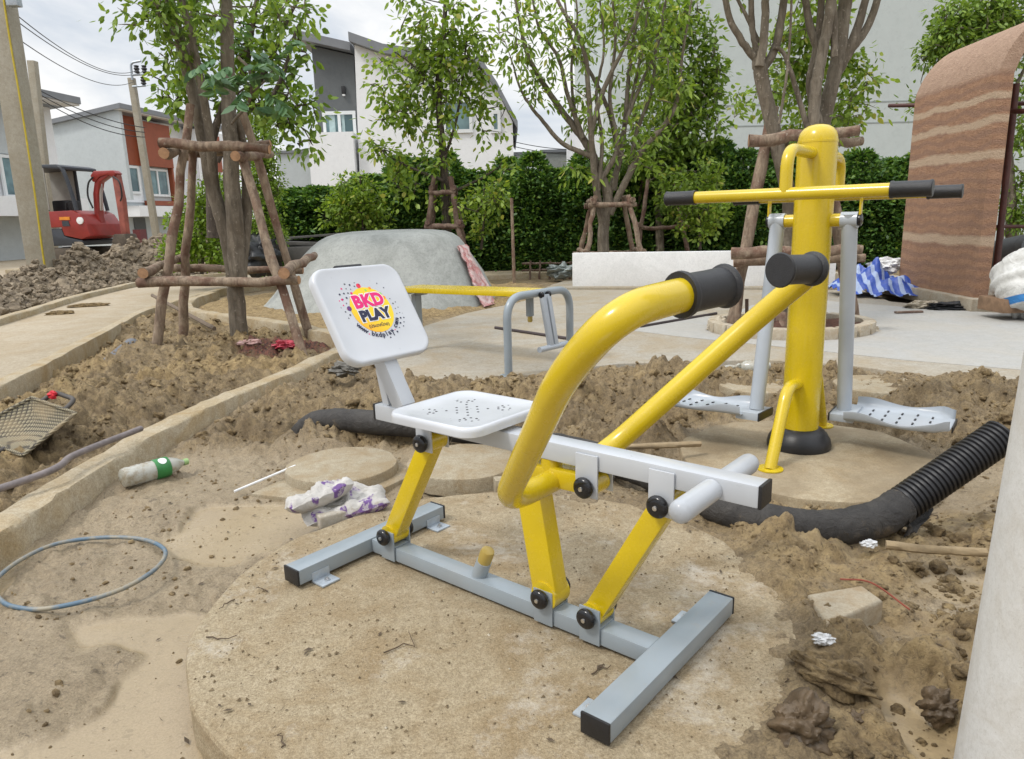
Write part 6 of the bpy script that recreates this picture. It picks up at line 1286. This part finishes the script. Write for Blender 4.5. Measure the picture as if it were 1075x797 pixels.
# ================================================================== SOIL HEAP
hp = [(-7.6, 8.7), (-7.9, 10.5), (-8.5, 12.5), (-8.7, 15.0), (-8.0, 17.4), (-6.4, 19.0), (-4.2, 19.8)]; hh = [.04, .12, .24, .52, .84, .98, .7]; P0 = np.array(hp)
gx = np.arange(-11.2, -2.4, .05); gy = np.arange(7.4, 21.6, .06); XX, YY = np.meshgrid(gx, gy, indexing='ij'); xf, yf = XX.ravel(), YY.ravel()
bd_ = np.full(len(xf), 9.0); ht = np.zeros(len(xf))
for (a, b, ha, hb) in zip(P0[:-1], P0[1:], hh[:-1], hh[1:]):
    e = b-a; t = np.clip(((xf-a[0])*e[0]+(yf-a[1])*e[1])/(e@e), 0, 1); dd = np.hypot(xf-a[0]-t*e[0], yf-a[1]-t*e[1])/(.85+.75*(ha+(hb-ha)*t)); k = dd < bd_; bd_ = np.where(k, dd, bd_); ht = np.where(k, ha+(hb-ha)*t, ht)
pr_ = np.clip(1-bd_, 0, 1); z = ht*pr_**.75*(1+.25*fbm(xf*1.2, yf*1.2, 5, 3))+pr_**.4*(lumps(xf+.1*fbm(xf*3, yf*3, 8, 2), yf, .36, 3)*.36+lumps(xf, yf, .16, 9)*.2-.12)+.03
nx_, ny_ = XX.shape; ok = (bd_ < 1.02).reshape(nx_, ny_); i, j = np.meshgrid(np.arange(nx_-1), np.arange(ny_-1), indexing='ij'); kk = ok[:-1, :-1] & ok[1:, 1:] & ok[1:, :-1] & ok[:-1, 1:]; i, j = i[kk], j[kk]
Qh = np.stack([i*ny_+j, (i+1)*ny_+j, (i+1)*ny_+j+1, i*ny_+j+1], 1); used, inv = np.unique(Qh, return_inverse=True)
Vh = np.stack([xf, yf, z-.02], 1)[used]
def grey_soil():
    t = NT('heaped grey brown soil'); v = t.co(); n1 = t.noise(v, 1.5, 6); n2 = t.noise(v, 8, 7, .7); col = t.mix(t.ramp(n1, [(.35, 0), (.65, 1)]), (.235, .185, .125), (.36, .29, .205)); col = t.mix(t.ramp(n2, [(.35, 0), (.6, 1)]), (.12, .095, .068), col)
    return t.set(base=col, rough=.95, normal=t.bump(n2, .9, .05))
m_heap = grey_soil(); hpo = fast_mesh('soil_heap', Vh, inv.reshape(-1, 4), m_heap, None, None, (-8.0, 14, 0)); tag(hpo, 'long heap of lumpy excavated soil along the far edge of the pale path', 'soil heap')
b = bmesh.new(); bmesh.ops.create_icosphere(b, subdivisions=2, radius=1); T = np.array([v.co[:] for v in b.verts]); Fi = np.array([[v.index for v in q.verts] for q in b.faces]); b.free()
cand = np.where(bd_ < .98)[0]; sel = RNG.choice(cand, 9000); s_ = .014+.075*RNG.uniform(0, 1, 9000)**3; Rm = np.linalg.qr(RNG.normal(size=(9000, 3, 3)))[0]
of = RNG.uniform(0, 90, (9000, 1)); jt = fbm(T[None, :, 0]*1.6+of, T[None, :, 1]*1.6+T[None, :, 2]*1.1-of, 17, 3)*.5; Pc = np.sign(T)[None]*np.abs(T)[None]**.7*(1+jt[..., None])*(1+RNG.uniform(-.16, .16, (9000, len(T), 1)))*s_[:, None, None]*RNG.uniform(.6, 1.2, (9000, 1, 3)); Pc = np.einsum('nij,nkj->nki', Rm, Pc)+np.stack([xf[sel], yf[sel], z[sel]+s_*.1], 1)[:, None, :]
o = fast_mesh('soil_lumps', Pc.reshape(-1, 3), (Fi[None]+(np.arange(9000)*len(T))[:, None, None]).reshape(-1, 3), m_heap, hpo, 'stuff', smooth=False)

# ================================================================== LIGHT
w = bpy.data.worlds.new('World'); sc.world = w; w.use_nodes = True; nt_ = w.node_tree; bg = nt_.nodes['Background']
SUN_EL, SUN_AZ = rad(52), rad(-120)
sky = nt_.nodes.new('ShaderNodeTexSky'); sky.sky_type = 'NISHITA'; sky.sun_disc = False; sky.sun_elevation = SUN_EL; sky.sun_rotation = SUN_AZ; sky.air_density = 1.5; sky.dust_density = 4
tc_ = nt_.nodes.new('ShaderNodeTexCoord'); mp_ = nt_.nodes.new('ShaderNodeMapping'); mp_.inputs['Scale'].default_value = (1, 1, 2.2); nt_.links.new(tc_.outputs['Generated'], mp_.inputs[0])
nz_ = nt_.nodes.new('ShaderNodeTexNoise'); nz_.inputs['Scale'].default_value = 3.2; nz_.inputs['Detail'].default_value = 7; nz_.inputs['Roughness'].default_value = .55; nz_.inputs['Distortion'].default_value = .4; nt_.links.new(mp_.outputs[0], nz_.inputs['Vector'])
cr_ = nt_.nodes.new('ShaderNodeValToRGB'); cr_.color_ramp.elements[0].position = .40; cr_.color_ramp.elements[0].color = (5.6, 6.1, 6.8, 1); cr_.color_ramp.elements[1].position = .58; cr_.color_ramp.elements[1].color = (8.7, 8.7, 8.7, 1); nt_.links.new(nz_.outputs['Fac'], cr_.inputs[0])
mx_ = nt_.nodes.new('ShaderNodeMix'); mx_.data_type = 'RGBA'; mx_.inputs[0].default_value = .93; nt_.links.new(sky.outputs[0], mx_.inputs[6]); sx_ = nt_.nodes.new('ShaderNodeSeparateXYZ'); nt_.links.new(tc_.outputs['Generated'], sx_.inputs[0]); mr_ = nt_.nodes.new('ShaderNodeMapRange'); mr_.inputs['From Min'].default_value = .30; mr_.inputs['From Max'].default_value = 1.0; mr_.inputs['To Min'].default_value = 1.0; mr_.inputs['To Max'].default_value = 2.3; nt_.links.new(sx_.outputs['Z'], mr_.inputs['Value']); vm_ = nt_.nodes.new('ShaderNodeVectorMath'); vm_.operation = 'SCALE'; nt_.links.new(cr_.outputs[0], vm_.inputs[0]); nt_.links.new(mr_.outputs[0], vm_.inputs['Scale']); nt_.links.new(vm_.outputs[0], mx_.inputs[7]); nt_.links.new(mx_.outputs[2], bg.inputs['Color']); bg.inputs['Strength'].default_value = .1
sl = bpy.data.lights.new('sun', 'SUN'); sl.energy = 1.5; sl.angle = rad(10); sl.color = (1, .96, .90); so = bpy.data.objects.new('sun', sl); COL.objects.link(so)
sd = Vector((math.sin(SUN_AZ)*math.cos(SUN_EL), math.cos(SUN_AZ)*math.cos(SUN_EL), math.sin(SUN_EL))); so.rotation_euler = (-sd).to_track_quat('-Z', 'Y').to_euler(); so.location = (0, 0, 20)
sc.cycles.max_bounces = 6; sc.cycles.diffuse_bounces = 3; sc.cycles.transparent_max_bounces = 8
